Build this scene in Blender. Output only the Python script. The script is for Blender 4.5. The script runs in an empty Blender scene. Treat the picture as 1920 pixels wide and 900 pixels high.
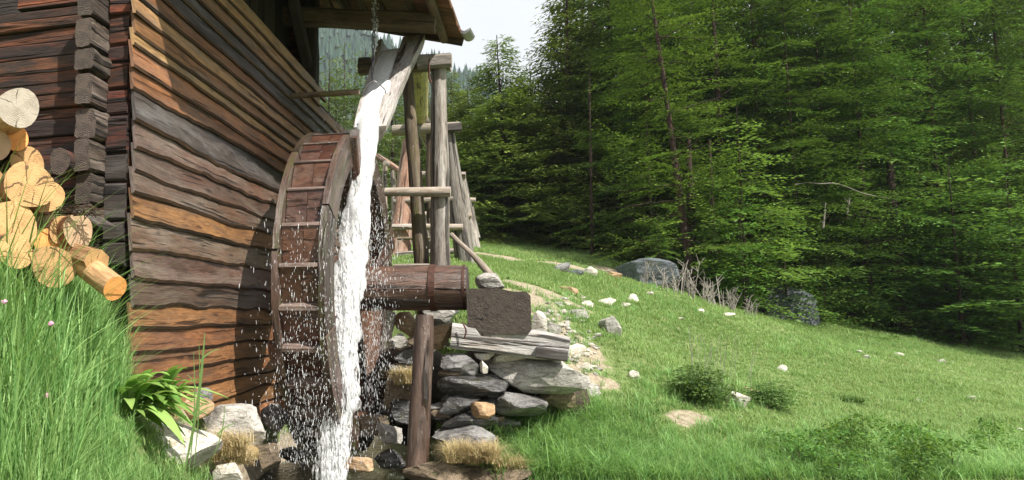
import bpy, math, random
import numpy as np
from mathutils import Vector, Matrix
random.seed(7); rng = np.random.default_rng(7)
SC = bpy.context.scene
PI = math.pi

# ------------------------------------------------------------------ camera
F = 1370.0; CX, CY = 600.0, 450.0          # focal length and principal point of the 1920x900 picture
PITCH = math.atan(140 / F); YAW = math.radians(15.6)
cd = bpy.data.cameras.new('camera'); cam = bpy.data.objects.new('camera', cd)
SC.collection.objects.link(cam); SC.camera = cam
cd.sensor_width = 36; cd.lens = 36 * F / 1920; cd.shift_x = (960 - CX) / 1920
cd.clip_start = 0.05; cd.clip_end = 3000
cam.rotation_euler = (PI / 2 + PITCH, 0, YAW)
CM = np.array(Matrix.Rotation(YAW, 3, 'Z') @ Matrix.Rotation(PI / 2 + PITCH, 3, 'X'))
def ray(px, py): return CM @ np.array([(px - CX) / F, (CY - py) / F, -1.0])
def P(px, py, d): return ray(px, py) * d                      # d = distance along the view axis
def PY(px, py, Y): r = ray(px, py); return r * (Y / r[1])
def PX(px, py, X): r = ray(px, py); return r * (X / r[0])

# ------------------------------------------------------------------ light
SUND = np.array([1.0, -0.73, 1.39]); SUND /= np.linalg.norm(SUND)   # towards the sun
W = bpy.data.worlds.new('World'); SC.world = W; W.use_nodes = True
wn = W.node_tree; bgn = wn.nodes['Background']
sky = wn.nodes.new('ShaderNodeTexSky'); sky.sky_type = 'NISHITA'; sky.sun_disc = False
sky.sun_elevation = math.asin(SUND[2]); sky.sun_rotation = math.atan2(SUND[0], SUND[1])
sky.air_density = 1.3; sky.dust_density = 6.0; sky.ozone_density = 1.0; sky.altitude = 900
tc = wn.nodes.new('ShaderNodeTexCoord'); cn = wn.nodes.new('ShaderNodeTexNoise'); cn.inputs['Scale'].default_value = 2.2; cn.inputs['Detail'].default_value = 6
wn.links.new(tc.outputs['Generated'], cn.inputs['Vector'])
cr_ = wn.nodes.new('ShaderNodeValToRGB'); wn.links.new(cn.outputs[0], cr_.inputs[0]); cr_.color_ramp.elements[0].position = 0.25; cr_.color_ramp.elements[0].color = (.62, .62, .62, 1); cr_.color_ramp.elements[1].position = 0.5; cr_.color_ramp.elements[1].color = (.95, .95, .95, 1)
mx_ = wn.nodes.new('ShaderNodeMix'); mx_.data_type = 'RGBA'; wn.links.new(cr_.outputs[0], mx_.inputs[0]); wn.links.new(sky.outputs[0], mx_.inputs[6]); mx_.inputs[7].default_value = (4.9, 5.05, 5.2, 1)
wn.links.new(mx_.outputs[2], bgn.inputs[0]); bgn.inputs[1].default_value = 0.12
sl = bpy.data.lights.new('sun', 'SUN'); sl.energy = 5.0; sl.angle = math.radians(0.5); sl.color = (1.0, 0.95, 0.87)
so = bpy.data.objects.new('sun', sl); SC.collection.objects.link(so)
so.rotation_euler = Vector(SUND).to_track_quat('Z', 'Y').to_euler()
SC.view_settings.view_transform = 'Standard'; SC.view_settings.look = 'None'
SC.view_settings.exposure = 0.76; SC.view_settings.gamma = 1.0; SC.view_settings.use_curve_mapping = False
SC.cycles.max_bounces = 8; SC.cycles.diffuse_bounces = 4; SC.cycles.transparent_max_bounces = 16

# ------------------------------------------------------------------ noise
def sn(p, scale=1.0, seed=0, octv=3):
    p = np.asarray(p, float); r = np.random.default_rng(seed + 101); out = np.zeros(p.shape[:-1]); a = 1.0; tot = 0
    for o in range(octv):
        k = r.normal(size=(5, p.shape[-1])) * scale * (2 ** o); ph = r.uniform(0, 6.28, 5)
        out += a * np.sin(p @ k.T + ph).mean(-1) * 1.6; tot += a; a *= 0.55
    return out / tot

# ------------------------------------------------------------------ materials
class NT:
    def __init__(s, name):
        s.m = bpy.data.materials.new(name); s.m.use_nodes = True; s.t = s.m.node_tree; s.n = s.t.nodes
        s.b = s.n['Principled BSDF']; s.out = s.n['Material Output']
    def node(s, typ, ins=None, **kw):
        n = s.n.new('ShaderNode' + typ)
        for k, v in kw.items(): setattr(n, k, v)
        for k, v in (ins or {}).items():
            if hasattr(v, 'is_output'): s.t.links.new(v, n.inputs[k])
            else: n.inputs[k].default_value = v
        return n
    def link(s, a, b): s.t.links.new(a, b)
    def ramp(s, f, stops):
        r = s.node('ValToRGB', {0: f}); cr = r.color_ramp
        while len(cr.elements) < len(stops): cr.elements.new(0.5)
        for e, (p, c) in zip(cr.elements, stops):
            e.position = p; e.color = (c, c, c, 1) if isinstance(c, (int, float)) else (*c, 1)
        return r.outputs[0]
    def mix(s, f, a, b, mode='MIX'):
        n = s.node('Mix', data_type='RGBA', blend_type=mode)
        for i, v in ((0, f), (6, a), (7, b)):
            if hasattr(v, 'is_output'): s.link(v, n.inputs[i])
            else: n.inputs[i].default_value = (*v, 1) if isinstance(v, tuple) and len(v) == 3 else v
        return n.outputs[2]
    def noise(s, vec, scale, detail=4, rough=0.55, dist=0.0):
        return s.node('TexNoise', {'Vector': vec, 'Scale': scale, 'Detail': detail, 'Roughness': rough, 'Distortion': dist}).outputs[0]
    def math(s, op, a, b=0.0, c=0.0):
        n = s.node('Math', operation=op)
        for i, v in enumerate((a, b, c)):
            if hasattr(v, 'is_output'): s.link(v, n.inputs[i])
            else: n.inputs[i].default_value = v
        return n.outputs[0]
    def mapping(s, vec, scale, loc=(0, 0, 0)):
        return s.node('Mapping', {'Vector': vec, 'Scale': scale, 'Location': loc}).outputs[0]
    def bump(s, h, strength=0.5, dist=0.01):
        return s.node('Bump', {'Height': h, 'Strength': strength, 'Distance': dist}).outputs[0]

def wood(name, c1, c2, dark, grey=None, greyamt=0.0, rough=0.75, grain=34, crack=0.5, bumpd=0.006, spec=0.4, moss=None, splash=False):
    t = NT(name); uv = t.node('UVMap').outputs[0]; rnd = t.node('ObjectInfo').outputs['Random']
    off = t.node('CombineXYZ', {0: t.math('MULTIPLY', rnd, 37.0), 1: t.math('MULTIPLY', rnd, 91.0), 2: 0.0}).outputs[0]
    v = t.node('VectorMath', {0: uv, 1: off}, operation='ADD').outputs[0]
    g = t.noise(t.mapping(v, (2.6, grain, 1)), 1.0, 8, 0.72, 0.9)
    fine = t.noise(t.mapping(v, (9, grain * 4.2, 1)), 1.0, 5, 0.7, 0.5)
    blot = t.noise(t.mapping(v, (2.2, 6, 1)), 1.0, 4, 0.6, 0.6)
    col = t.mix(t.ramp(g, [(0.33, 0.0), (0.66, 1.0)]), c1, c2)
    col = t.mix(t.ramp(blot, [(0.45, 0.0), (0.75, 0.75)]), col, dark)
    if grey:
        gm = t.noise(t.mapping(v, (1.3, 9, 1), (5, 3, 0)), 1.0, 6, 0.7, 0.5)
        lo = 0.72 - 0.5 * greyamt
        col = t.mix(t.ramp(gm, [(lo - 0.12, 0.0), (lo + 0.12, 1.0)]), col, grey)
    if grey and name in ('siding_grey', 'timber_white'):
        rd = t.ramp(t.noise(t.mapping(v, (0.9, 3, 1), (3, 1, 0)), 1.0, 4, 0.6), [(0.50, 0.0), (0.64, 0.35)]); col = t.mix(rd, col, tuple(a_ * b_ for a_, b_ in zip(c2, (1.15, .75, .5))))
        fl = t.ramp(t.noise(t.mapping(v, (34, 9, 1), (3, 1, 0)), 1.0, 5, 0.75, 0.8), [(0.60, 0.0), (0.68, 0.7)]); col = t.mix(fl, col, tuple(min(.8, x * 1.5) for x in grey))
    ck = t.ramp(t.noise(t.mapping(v, (0.9, grain * 0.75, 1), (9, 2, 0)), 1.0, 3, 0.5, 0.6), [(0.30 + 0.05 * crack, 1.0), (0.36 + 0.07 * crack, 0.0)])
    col = t.mix(t.math('MULTIPLY', ck, 0.85), col, tuple(x * 0.25 for x in dark))
    col = t.mix(t.ramp(fine, [(0.30, 0.65), (0.55, 0.0)]), col, tuple(x * 0.4 for x in dark))
    big = t.noise(t.mapping(v, (3.5, 12, 1), (1, 7, 0)), 1.0, 6, 0.75, 1.0)
    col = t.mix(t.ramp(big, [(0.52, 0.0), (0.68, 0.4)]), col, tuple(min(.9, x * 1.25) for x in c2))
    # knots
    vor = t.node('TexVoronoi', {'Vector': t.mapping(v, (2.0, 7, 1)), 'Scale': 1.0, 'Randomness': 1.0}).outputs[0]
    kn = t.ramp(t.math('ADD', vor, t.math('MULTIPLY', t.math('SUBTRACT', fine, .5), .12)), [(0.07, 1.0), (0.15, 0.0)]); col = t.mix(t.math('MULTIPLY', kn, 0.7), col, tuple(x * 0.5 for x in dark))
    if moss:
        ms = t.ramp(t.noise(t.mapping(v, (3, 10, 1), (2, 8, 0)), 1.0, 5, 0.7), [(0.52, 0.0), (0.62, 0.8)]); col = t.mix(ms, col, moss)
    hsv = t.node('HueSaturation', {'Color': col, 'Value': t.math('ADD', 0.72, t.math('MULTIPLY', rnd, 0.56)), 'Hue': t.math('ADD', 0.49, t.math('MULTIPLY', t.math('FRACT', t.math('MULTIPLY', rnd, 7.3)), 0.02))}).outputs[0]
    t.link(hsv, t.b.inputs['Base Color']); t.b.inputs['Specular IOR Level'].default_value = spec
    t.link(t.math('ADD', rough - 0.12, t.math('MULTIPLY', g, 0.25)), t.b.inputs['Roughness'])
    h = t.math('SUBTRACT', t.math('ADD', g, t.math('MULTIPLY', fine, 0.35)), t.math('MULTIPLY', ck, 1.6))
    t.link(t.bump(h, 0.9, bumpd), t.b.inputs['Normal'])
    return t.m

def endgrain(name, c1, c2, dark, scale=1.0, crackc=0.9, cf=2.6, ra=0.22, bd=0.006):
    t = NT(name); uv = t.node('UVMap').outputs[0]; rnd = t.node('ObjectInfo').outputs['Random']
    dst = t.node('VectorMath', {0: t.node('TexNoise', {'Vector': uv, 'Scale': 9.0, 'Detail': 5.0}).outputs[1], 1: (0.5, 0.5, 0.5)}, operation='SUBTRACT').outputs[0]
    w = t.node('VectorMath', {0: uv, 1: t.node('VectorMath', {0: dst, 'Scale': 0.12}, operation='SCALE').outputs[0]}, operation='ADD').outputs[0]
    r = t.node('VectorMath', {0: w}, operation='LENGTH').outputs['Value']
    rings = t.math('MULTIPLY', t.math('SINE', t.math('MULTIPLY', r, 1250.0 * scale)), t.ramp(t.noise(uv, 9.0, 4), [(0.4, 0.1), (0.65, 0.8)]))
    sp = t.node('SeparateXYZ', {0: w}); ang = t.math('ARCTAN2', sp.outputs[1], sp.outputs[0])
    cv = t.node('CombineXYZ', {0: t.math('MULTIPLY', ang, cf), 1: t.math('MULTIPLY', r, 3.0), 2: t.math('MULTIPLY', rnd, 50.0)}).outputs[0]
    ck = t.ramp(t.noise(cv, 1.7, 4, 0.6), [(0.33, 1.0), (0.38, 0.0)])
    col = t.mix(t.math('ADD', 0.5, t.math('MULTIPLY', rings, ra)), c1, c2)
    col = t.mix(t.ramp(t.noise(uv, 14.0, 5), [(0.45, 0.0), (0.75, 0.6)]), col, dark)
    col = t.mix(t.math('MULTIPLY', ck, crackc), col, tuple(x * 0.3 for x in dark))
    hsv = t.node('HueSaturation', {'Color': col, 'Value': t.math('ADD', 0.8, t.math('MULTIPLY', rnd, 0.4))}).outputs[0]
    t.link(hsv, t.b.inputs['Base Color']); t.b.inputs['Roughness'].default_value = 0.8
    t.link(t.bump(t.math('SUBTRACT', t.math('ADD', t.math('MULTIPLY', rings, ra), t.math('MULTIPLY', t.noise(uv, 30.0, 6, .7), 1.2)), ck), 0.7, bd), t.b.inputs['Normal'])
    return t.m

def rockmat(name, c1, c2, c3, moss=None, rough=0.85, wet=0.0, sc=1.0):
    t = NT(name); co = t.node('TexCoord').outputs['Object']; rnd = t.node('ObjectInfo').outputs['Random']
    off = t.node('CombineXYZ', {0: t.math('MULTIPLY', rnd, 31.0), 1: t.math('MULTIPLY', rnd, 17.0), 2: 0.0}).outputs[0]
    v = t.node('VectorMath', {0: co, 1: off}, operation='ADD').outputs[0]
    n1 = t.noise(v, 5 * sc, 8, 0.7, 0.3); n2 = t.noise(t.mapping(v, (1, 1, 3.5)), 9 * sc, 6, 0.7, 0.8); n3 = t.noise(v, 60 * sc, 4, 0.7)
    col = t.mix(t.ramp(n1, [(0.35, 0.0), (0.65, 1.0)]), c1, c2)
    col = t.mix(t.ramp(n2, [(0.48, 0.0), (0.62, 0.85)]), col, c3)
    sp = t.ramp(n3, [(0.36, 0.55), (0.48, 0.0)]); col = t.mix(sp, col, tuple(x * 0.35 for x in c3))
    if moss: col = t.mix(t.ramp(t.noise(v, 7 * sc, 5, 0.7), [(0.55, 0.0), (0.66, 0.8)]), col, moss)
    hsv = t.node('HueSaturation', {'Color': col, 'Value': t.math('ADD', 0.78, t.math('MULTIPLY', rnd, 0.44))}).outputs[0]
    t.link(hsv, t.b.inputs['Base Color']); t.b.inputs['Roughness'].default_value = rough
    t.b.inputs['Specular IOR Level'].default_value = 0.4 + wet
    t.link(t.bump(t.math('ADD', n2, t.math('MULTIPLY', n3, 0.35)), 0.8, 0.02), t.b.inputs['Normal'])
    return t.m

def leafmat(name, c_dark, c_light, trans=0.45, vary=0.3, rough=0.55, spec=0.3):
    t = NT(name); at = t.node('Attribute', attribute_name='tint').outputs['Fac']; rnd = t.node('ObjectInfo').outputs['Random']
    big = t.noise(t.node('NewGeometry').outputs['Position'], 0.55, 3)
    f = t.math('ADD', at, t.math('MULTIPLY', t.math('SUBTRACT', big, 0.5), vary * 2))
    col = t.mix(f, c_dark, c_light)
    hsv = t.node('HueSaturation', {'Color': col, 'Value': t.math('ADD', 0.85, t.math('MULTIPLY', rnd, 0.3)), 'Hue': t.math('ADD', 0.487, t.math('MULTIPLY', rnd, 0.026))}).outputs[0]
    t.link(hsv, t.b.inputs['Base Color']); t.b.inputs['Roughness'].default_value = rough; t.b.inputs['Specular IOR Level'].default_value = spec
    tr = t.node('BsdfTranslucent', {'Color': t.mix(0.35, hsv, (0.30, 0.45, 0.03), 'MIX')})
    ms = t.node('MixShader', {0: trans, 1: t.b.outputs[0], 2: tr.outputs[0]}); t.link(ms.outputs[0], t.out.inputs[0])
    return t.m

def simple(name, col, rough=0.6, metal=0.0, n=0.0):
    t = NT(name); v = t.node('TexCoord').outputs['Object']
    c = t.mix(t.ramp(t.noise(v, 25, 5), [(0.35, 0.0), (0.7, 1.0)]), col, tuple(x * 0.5 for x in col))
    t.link(c, t.b.inputs['Base Color']); t.b.inputs['Roughness'].default_value = rough; t.b.inputs['Metallic'].default_value = metal
    return t.m

M = {}
M['siding_grey'] = wood('siding_grey', (0.070, 0.039, 0.025), (0.138, 0.080, 0.051), (0.020, 0.012, 0.009), (0.185, 0.145, 0.112), 0.33, 0.40, 26, 0.9, 0.012, 1.0)
M['siding_dark'] = wood('siding_dark', (0.035, 0.027, 0.023), (0.075, 0.058, 0.050), (0.013, 0.011, 0.010), (0.14, 0.13, 0.125), 0.26, 0.55, 26, 0.6, 0.006, 0.5)
M['siding_orange'] = wood('siding_orange', (0.20, 0.085, 0.032), (0.40, 0.195, 0.078), (0.085, 0.034, 0.018), (0.12, 0.08, 0.055), 0.28, 0.5, 22, 0.4, 0.008, 0.5)
M['siding_brown'] = wood('siding_brown', (0.15, 0.062, 0.023), (0.34, 0.155, 0.055), (0.04, 0.02, 0.012), (0.22, 0.16, 0.11), 0.22, 0.5, 22, 0.5, 0.008, 0.5)
M['siding_yellow'] = wood('siding_yellow', (0.23, 0.125, 0.048), (0.44, 0.26, 0.11), (0.07, 0.035, 0.017), (0.22, 0.18, 0.14), 0.26, 0.55, 22, 0.4, 0.008, 0.45)
M['siding_red'] = wood('siding_red', (0.23, 0.085, 0.04), (0.37, 0.15, 0.07), (0.10, 0.035, 0.02), None, 0, 0.55, 22, 0.3, 0.004, 0.5)
M['bark_and_gap_shade'] = wood('bark_and_gap_shade', (0.035, 0.019, 0.011), (0.105, 0.055, 0.024), (0.012, 0.008, 0.006), None, 0, 0.9, 60, 0.5, 0.006)  # bark colour, darkened to carry the shadow under each board edge
M['log_dark'] = wood('log_dark', (0.024, 0.015, 0.013), (0.060, 0.034, 0.026), (0.010, 0.008, 0.007), (0.20, 0.055, 0.02), 0.25, 0.8, 20, 1.4, 0.014)
M['log_end_side'] = wood('log_end_side', (0.045, 0.031, 0.024), (0.13, 0.095, 0.072), (0.014, 0.010, 0.009), (0.25, 0.205, 0.17), 0.25, 0.85, 30, 1.6, 0.022)
M['log_end_cut'] = endgrain('log_end_cut', (0.035, 0.024, 0.019), (0.14, 0.105, 0.082), (0.012, 0.009, 0.008), 0.5, 1.0, 6.0, 0.3, 0.02)
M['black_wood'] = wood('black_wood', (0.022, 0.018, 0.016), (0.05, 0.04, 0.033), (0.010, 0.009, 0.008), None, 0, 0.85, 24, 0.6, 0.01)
M['grey_post'] = wood('grey_post', (0.155, 0.130, 0.105), (0.33, 0.295, 0.25), (0.06, 0.045, 0.034), (0.44, 0.415, 0.375), 0.34, 0.7, 18, 1.3, 0.016)
M['brown_post'] = wood('brown_post', (0.095, 0.066, 0.042), (0.20, 0.15, 0.095), (0.035, 0.025, 0.018), (0.26, 0.235, 0.18), 0.2, 0.75, 18, 1.0, 0.014, moss=(0.12, 0.12, 0.035))
M['pale_pole'] = wood('pale_pole', (0.28, 0.225, 0.165), (0.44, 0.375, 0.30), (0.13, 0.09, 0.06), (0.42, 0.39, 0.36), 0.3, 0.7, 26, 0.8, 0.008)
M['red_post'] = wood('red_post', (0.24, 0.125, 0.08), (0.42, 0.28, 0.19), (0.10, 0.05, 0.032), (0.36, 0.31, 0.26), 0.25, 0.75, 14, 0.8, 0.016)
M['trough'] = wood('trough', (0.30, 0.25, 0.215), (0.56, 0.51, 0.46), (0.11, 0.08, 0.062), (0.64, 0.62, 0.60), 0.40, 0.35, 12, 0.9, 0.014, 0.8)
M['flume'] = wood('flume', (0.36, 0.31, 0.12), (0.50, 0.45, 0.22), (0.18, 0.15, 0.06), None, 0, 0.7, 20, 0.5, 0.008)
M['wheel_red'] = wood('wheel_red', (0.068, 0.027, 0.016), (0.155, 0.066, 0.038), (0.024, 0.012, 0.009), (0.23, 0.155, 0.12), 0.18, 0.34, 18, 0.8, 0.008, 0.75)
M['wheel_rim'] = wood('wheel_rim', (0.045, 0.026, 0.018), (0.105, 0.064, 0.045), (0.018, 0.011, 0.008), (0.19, 0.145, 0.12), 0.22, 0.38, 20, 0.9, 0.010, 0.7, moss=(0.06, 0.065, 0.018))
M['wheel_edge'] = wood('wheel_edge', (0.14, 0.095, 0.078), (0.25, 0.19, 0.165), (0.06, 0.04, 0.03), None, 0, 0.5, 20, 0.5, 0.004, 0.5)
M['shaft'] = wood('shaft', (0.045, 0.021, 0.014), (0.125, 0.056, 0.036), (0.014, 0.008, 0.006), (0.19, 0.13, 0.10), 0.13, 0.36, 18, 1.3, 0.014, 0.8)
M['timber_white'] = wood('timber_white', (0.36, 0.33, 0.31), (0.58, 0.55, 0.53), (0.13, 0.11, 0.10), (0.62, 0.60, 0.58), 0.35, 0.75, 26, 1.3, 0.02)
M['block_cut'] = endgrain('block_cut', (0.020, 0.015, 0.012), (0.105, 0.080, 0.063), (0.008, 0.006, 0.005), 0.24, 1.0, 2.6, 0.08, 0.02)
M['wet_post'] = wood('wet_post', (0.055, 0.030, 0.021), (0.145, 0.085, 0.062), (0.018, 0.011, 0.009), (0.26, 0.20, 0.165), 0.20, 0.3, 14, 1.0, 0.018, 0.8)
M['roof_board'] = wood('roof_board', (0.15, 0.06, 0.03), (0.26, 0.12, 0.06), (0.06, 0.028, 0.017), None, 0, 0.75, 22, 0.6, 0.006)
M['roof_beam'] = wood('roof_beam', (0.075, 0.048, 0.032), (0.15, 0.10, 0.062), (0.03, 0.02, 0.015), (0.19, 0.155, 0.115), 0.2, 0.8, 22, 0.6, 0.008)
M['firewood_bark'] = wood('firewood_bark', (0.19, 0.09, 0.04), (0.42, 0.22, 0.10), (0.065, 0.033, 0.02), None, 0, 0.75, 12, 0.8, 0.018)
M['firewood_pale'] = wood('firewood_pale', (0.36, 0.20, 0.085), (0.58, 0.38, 0.19), (0.16, 0.075, 0.035), None, 0, 0.6, 14, 0.6, 0.014)
M['cut_pale'] = endgrain('cut_pale', (0.44, 0.25, 0.10), (0.61, 0.385, 0.17), (0.24, 0.115, 0.045), 0.5, 0.9)
M['cut_orange'] = endgrain('cut_orange', (0.72, 0.28, 0.07), (0.85, 0.42, 0.14), (0.60, 0.20, 0.05), 0.6, 0.4)
M['cut_grey'] = endgrain('cut_grey', (0.28, 0.24, 0.19), (0.42, 0.37, 0.30), (0.14, 0.105, 0.075), 0.5, 0.95)
M['cut_tan'] = endgrain('cut_tan', (0.42, 0.27, 0.16), (0.55, 0.38, 0.24), (0.30, 0.18, 0.10), 0.6, 0.6)
M['iron'] = simple('iron', (0.10, 0.045, 0.03), 0.6, 0.4)
M['chain_metal'] = simple('chain_metal', (0.20, 0.19, 0.20), 0.35, 0.8)
M['zinc'] = simple('zinc', (0.42, 0.42, 0.43), 0.5, 0.3)
M['rock_pale'] = rockmat('rock_pale', (0.32, 0.30, 0.27), (0.48, 0.46, 0.42), (0.18, 0.165, 0.145))
M['rock_white'] = rockmat('rock_white', (0.52, 0.49, 0.43), (0.66, 0.63, 0.57), (0.34, 0.28, 0.19))
M['rock_grey'] = rockmat('rock_grey', (0.12, 0.115, 0.11), (0.30, 0.29, 0.28), (0.05, 0.047, 0.047), wet=0.2, rough=0.6)
M['rock_wet'] = rockmat('rock_wet', (0.04, 0.038, 0.038), (0.115, 0.11, 0.105), (0.016, 0.015, 0.017), moss=(0.04, 0.045, 0.015), wet=0.6, rough=0.25)
M['rock_brown'] = rockmat('rock_brown', (0.15, 0.11, 0.07), (0.29, 0.22, 0.15), (0.08, 0.06, 0.04), wet=0.1, moss=(0.10, 0.11, 0.03))
M['rock_orange'] = rockmat('rock_orange', (0.32, 0.20, 0.105), (0.46, 0.34, 0.21), (0.20, 0.125, 0.07))
M['rock_blue'] = rockmat('rock_blue', (0.085, 0.10, 0.11), (0.17, 0.19, 0.205), (0.04, 0.045, 0.05), moss=(0.05, 0.065, 0.03), sc=0.5)
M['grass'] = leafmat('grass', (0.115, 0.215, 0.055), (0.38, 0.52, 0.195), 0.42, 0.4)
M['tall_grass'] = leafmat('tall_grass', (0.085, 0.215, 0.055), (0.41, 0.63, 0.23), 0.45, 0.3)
M['dry_grass'] = leafmat('dry_grass', (0.42, 0.30, 0.15), (0.66, 0.54, 0.33), 0.3, 0.1)
M['spruce'] = leafmat('spruce', (0.04, 0.078, 0.016), (0.32, 0.39, 0.085), 0.22, 0.35, .6, .12)  # needle colour lightened to look sunlit where taller neighbours shade it
M['spruce_dark'] = leafmat('spruce_dark', (0.009, 0.027, 0.008), (0.10, 0.165, 0.036), 0.16, 0.45, .7, .08)  # darker copy of the spruce needles, the wood's inner shade put into colour
M['spruce_far'] = leafmat('spruce_far', (0.04, 0.08, 0.022), (0.19, 0.24, 0.07), 0.25, 0.30)
M['broadleaf'] = leafmat('broadleaf', (0.014, 0.046, 0.010), (0.18, 0.32, 0.06), 0.2, 0.6, .6, .1)
M['larch'] = leafmat('larch', (0.02, 0.062, 0.012), (0.23, 0.35, 0.06), 0.22, 0.6, .6, .1)
M['bright_leaf'] = leafmat('bright_leaf', (0.05, 0.13, 0.025), (0.21, 0.38, 0.08), 0.42, 0.3)
M['mountain_leaf'] = leafmat('mountain_leaf', (0.012, 0.035, 0.028), (0.035, 0.072, 0.045), 0.15, 0.5)  # dark bluish leaf colour with the tint of distance haze mixed in
M['plant_leaf'] = leafmat('plant_leaf', (0.12, 0.26, 0.05), (0.42, 0.62, 0.18), 0.4, 0.1)
M['bush_leaf'] = leafmat('bush_leaf', (0.045, 0.10, 0.025), (0.17, 0.27, 0.075), 0.3, 0.2)
M['bark'] = wood('bark', (0.035, 0.020, 0.015), (0.085, 0.048, 0.036), (0.015, 0.010, 0.008), None, 0, 0.9, 8, 0.7, 0.02)
M['twig'] = wood('twig', (0.27, 0.24, 0.205), (0.44, 0.41, 0.365), (0.16, 0.13, 0.11), None, 0, 0.85, 10, 0.2, 0.004)
M['grey_twig'] = wood('grey_twig', (0.16, 0.14, 0.12), (0.28, 0.25, 0.22), (0.09, 0.07, 0.06), None, 0, 0.85, 10, 0.2, 0.004)
M['flower'] = simple('flower', (0.62, 0.30, 0.42), 0.7)

def water_white():
    t = NT('white_water'); v = t.node('TexCoord').outputs['Object']
    n = t.noise(t.mapping(v, (26, 26, 2.6)), 1.0, 5, 0.6, 0.4)
    t.link(t.mix(t.ramp(n, [(0.30, 0.0), (0.46, 1.0)]), (0.84, 0.88, 0.92), (0.96, 0.965, 0.97)), t.b.inputs['Base Color'])
    t.b.inputs['Roughness'].default_value = 0.4
    tr = t.node('BsdfTranslucent', {'Color': (0.96, 0.97, 0.98, 1)})
    ms = t.node('MixShader', {0: 0.5, 1: t.b.outputs[0], 2: tr.outputs[0]})
    n3 = t.noise(t.mapping(v, (48, 48, 4.5), (3, 5, 1)), 1.0, 6, 0.7, 0.8); zz = t.node('SeparateXYZ', {0: v}).outputs[2]
    hole = t.ramp(t.math('ADD', n3, t.math('MULTIPLY', zz, 0.035)), [(0.455, 0.9), (0.54, 0.0)])
    lw = t.ramp(t.node('LayerWeight', {'Blend': 0.5}).outputs['Facing'], [(0.55, 0.0), (0.95, 0.55)])
    ms2 = t.node('MixShader', {0: t.math('MAXIMUM', hole, lw), 1: ms.outputs[0], 2: t.node('BsdfTransparent').outputs[0]}); t.link(ms2.outputs[0], t.out.inputs[0])
    t.link(t.bump(n, 0.35, 0.015), t.b.inputs['Normal'])
    return t.m
M['white_water'] = water_white()
def chute_mat():
    t = NT('chute_water'); v = t.node('TexCoord').outputs['Object']; n = t.noise(t.mapping(v, (30, 9, 7)), 1.0, 5, 0.65, 0.5)
    t.link(t.mix(t.ramp(n, [(0.3, 0.0), (0.5, 1.0)]), (0.72, 0.78, 0.84), (0.95, 0.96, 0.97)), t.b.inputs['Base Color']); t.b.inputs['Roughness'].default_value = 0.2
    t.link(t.bump(n, 0.6, 0.02), t.b.inputs['Normal']); return t.m
M['chute_water'] = chute_mat()
def drop_mat():
    t = NT('droplets'); t.b.inputs['Base Color'].default_value = (0.9, 0.92, 0.94, 1); t.b.inputs['Roughness'].default_value = 0.15
    gl = t.node('BsdfGlass', {'IOR': 1.33, 'Roughness': 0.05, 'Color': (1, 1, 1, 1)})
    ms = t.node('MixShader', {0: 0.45, 1: t.b.outputs[0], 2: gl.outputs[0]}); t.link(ms.outputs[0], t.out.inputs[0]); return t.m
M['droplets'] = drop_mat()
def pool_mat():
    t = NT('pool_water'); v = t.node('TexCoord').outputs['Object']
    n = t.noise(v, 9, 4, 0.6, 0.5); n2 = t.noise(v, 40, 3, 0.6)
    foam = t.ramp(t.noise(v, 14, 6, 0.75, 0.6), [(0.56, 0.0), (0.66, 0.75)])
    t.link(t.mix(foam, (0.05, 0.06, 0.035), (0.6, 0.65, 0.62)), t.b.inputs['Base Color'])
    t.b.inputs['Roughness'].default_value = 0.06; t.b.inputs['IOR'].default_value = 1.33
    t.link(t.math('SUBTRACT', 0.65, foam), t.b.inputs['Transmission Weight'])
    t.link(t.bump(t.math('ADD', n, t.math('MULTIPLY', n2, 0.4)), 0.7, 0.03), t.b.inputs['Normal']); return t.m
M['pool'] = pool_mat()

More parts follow.
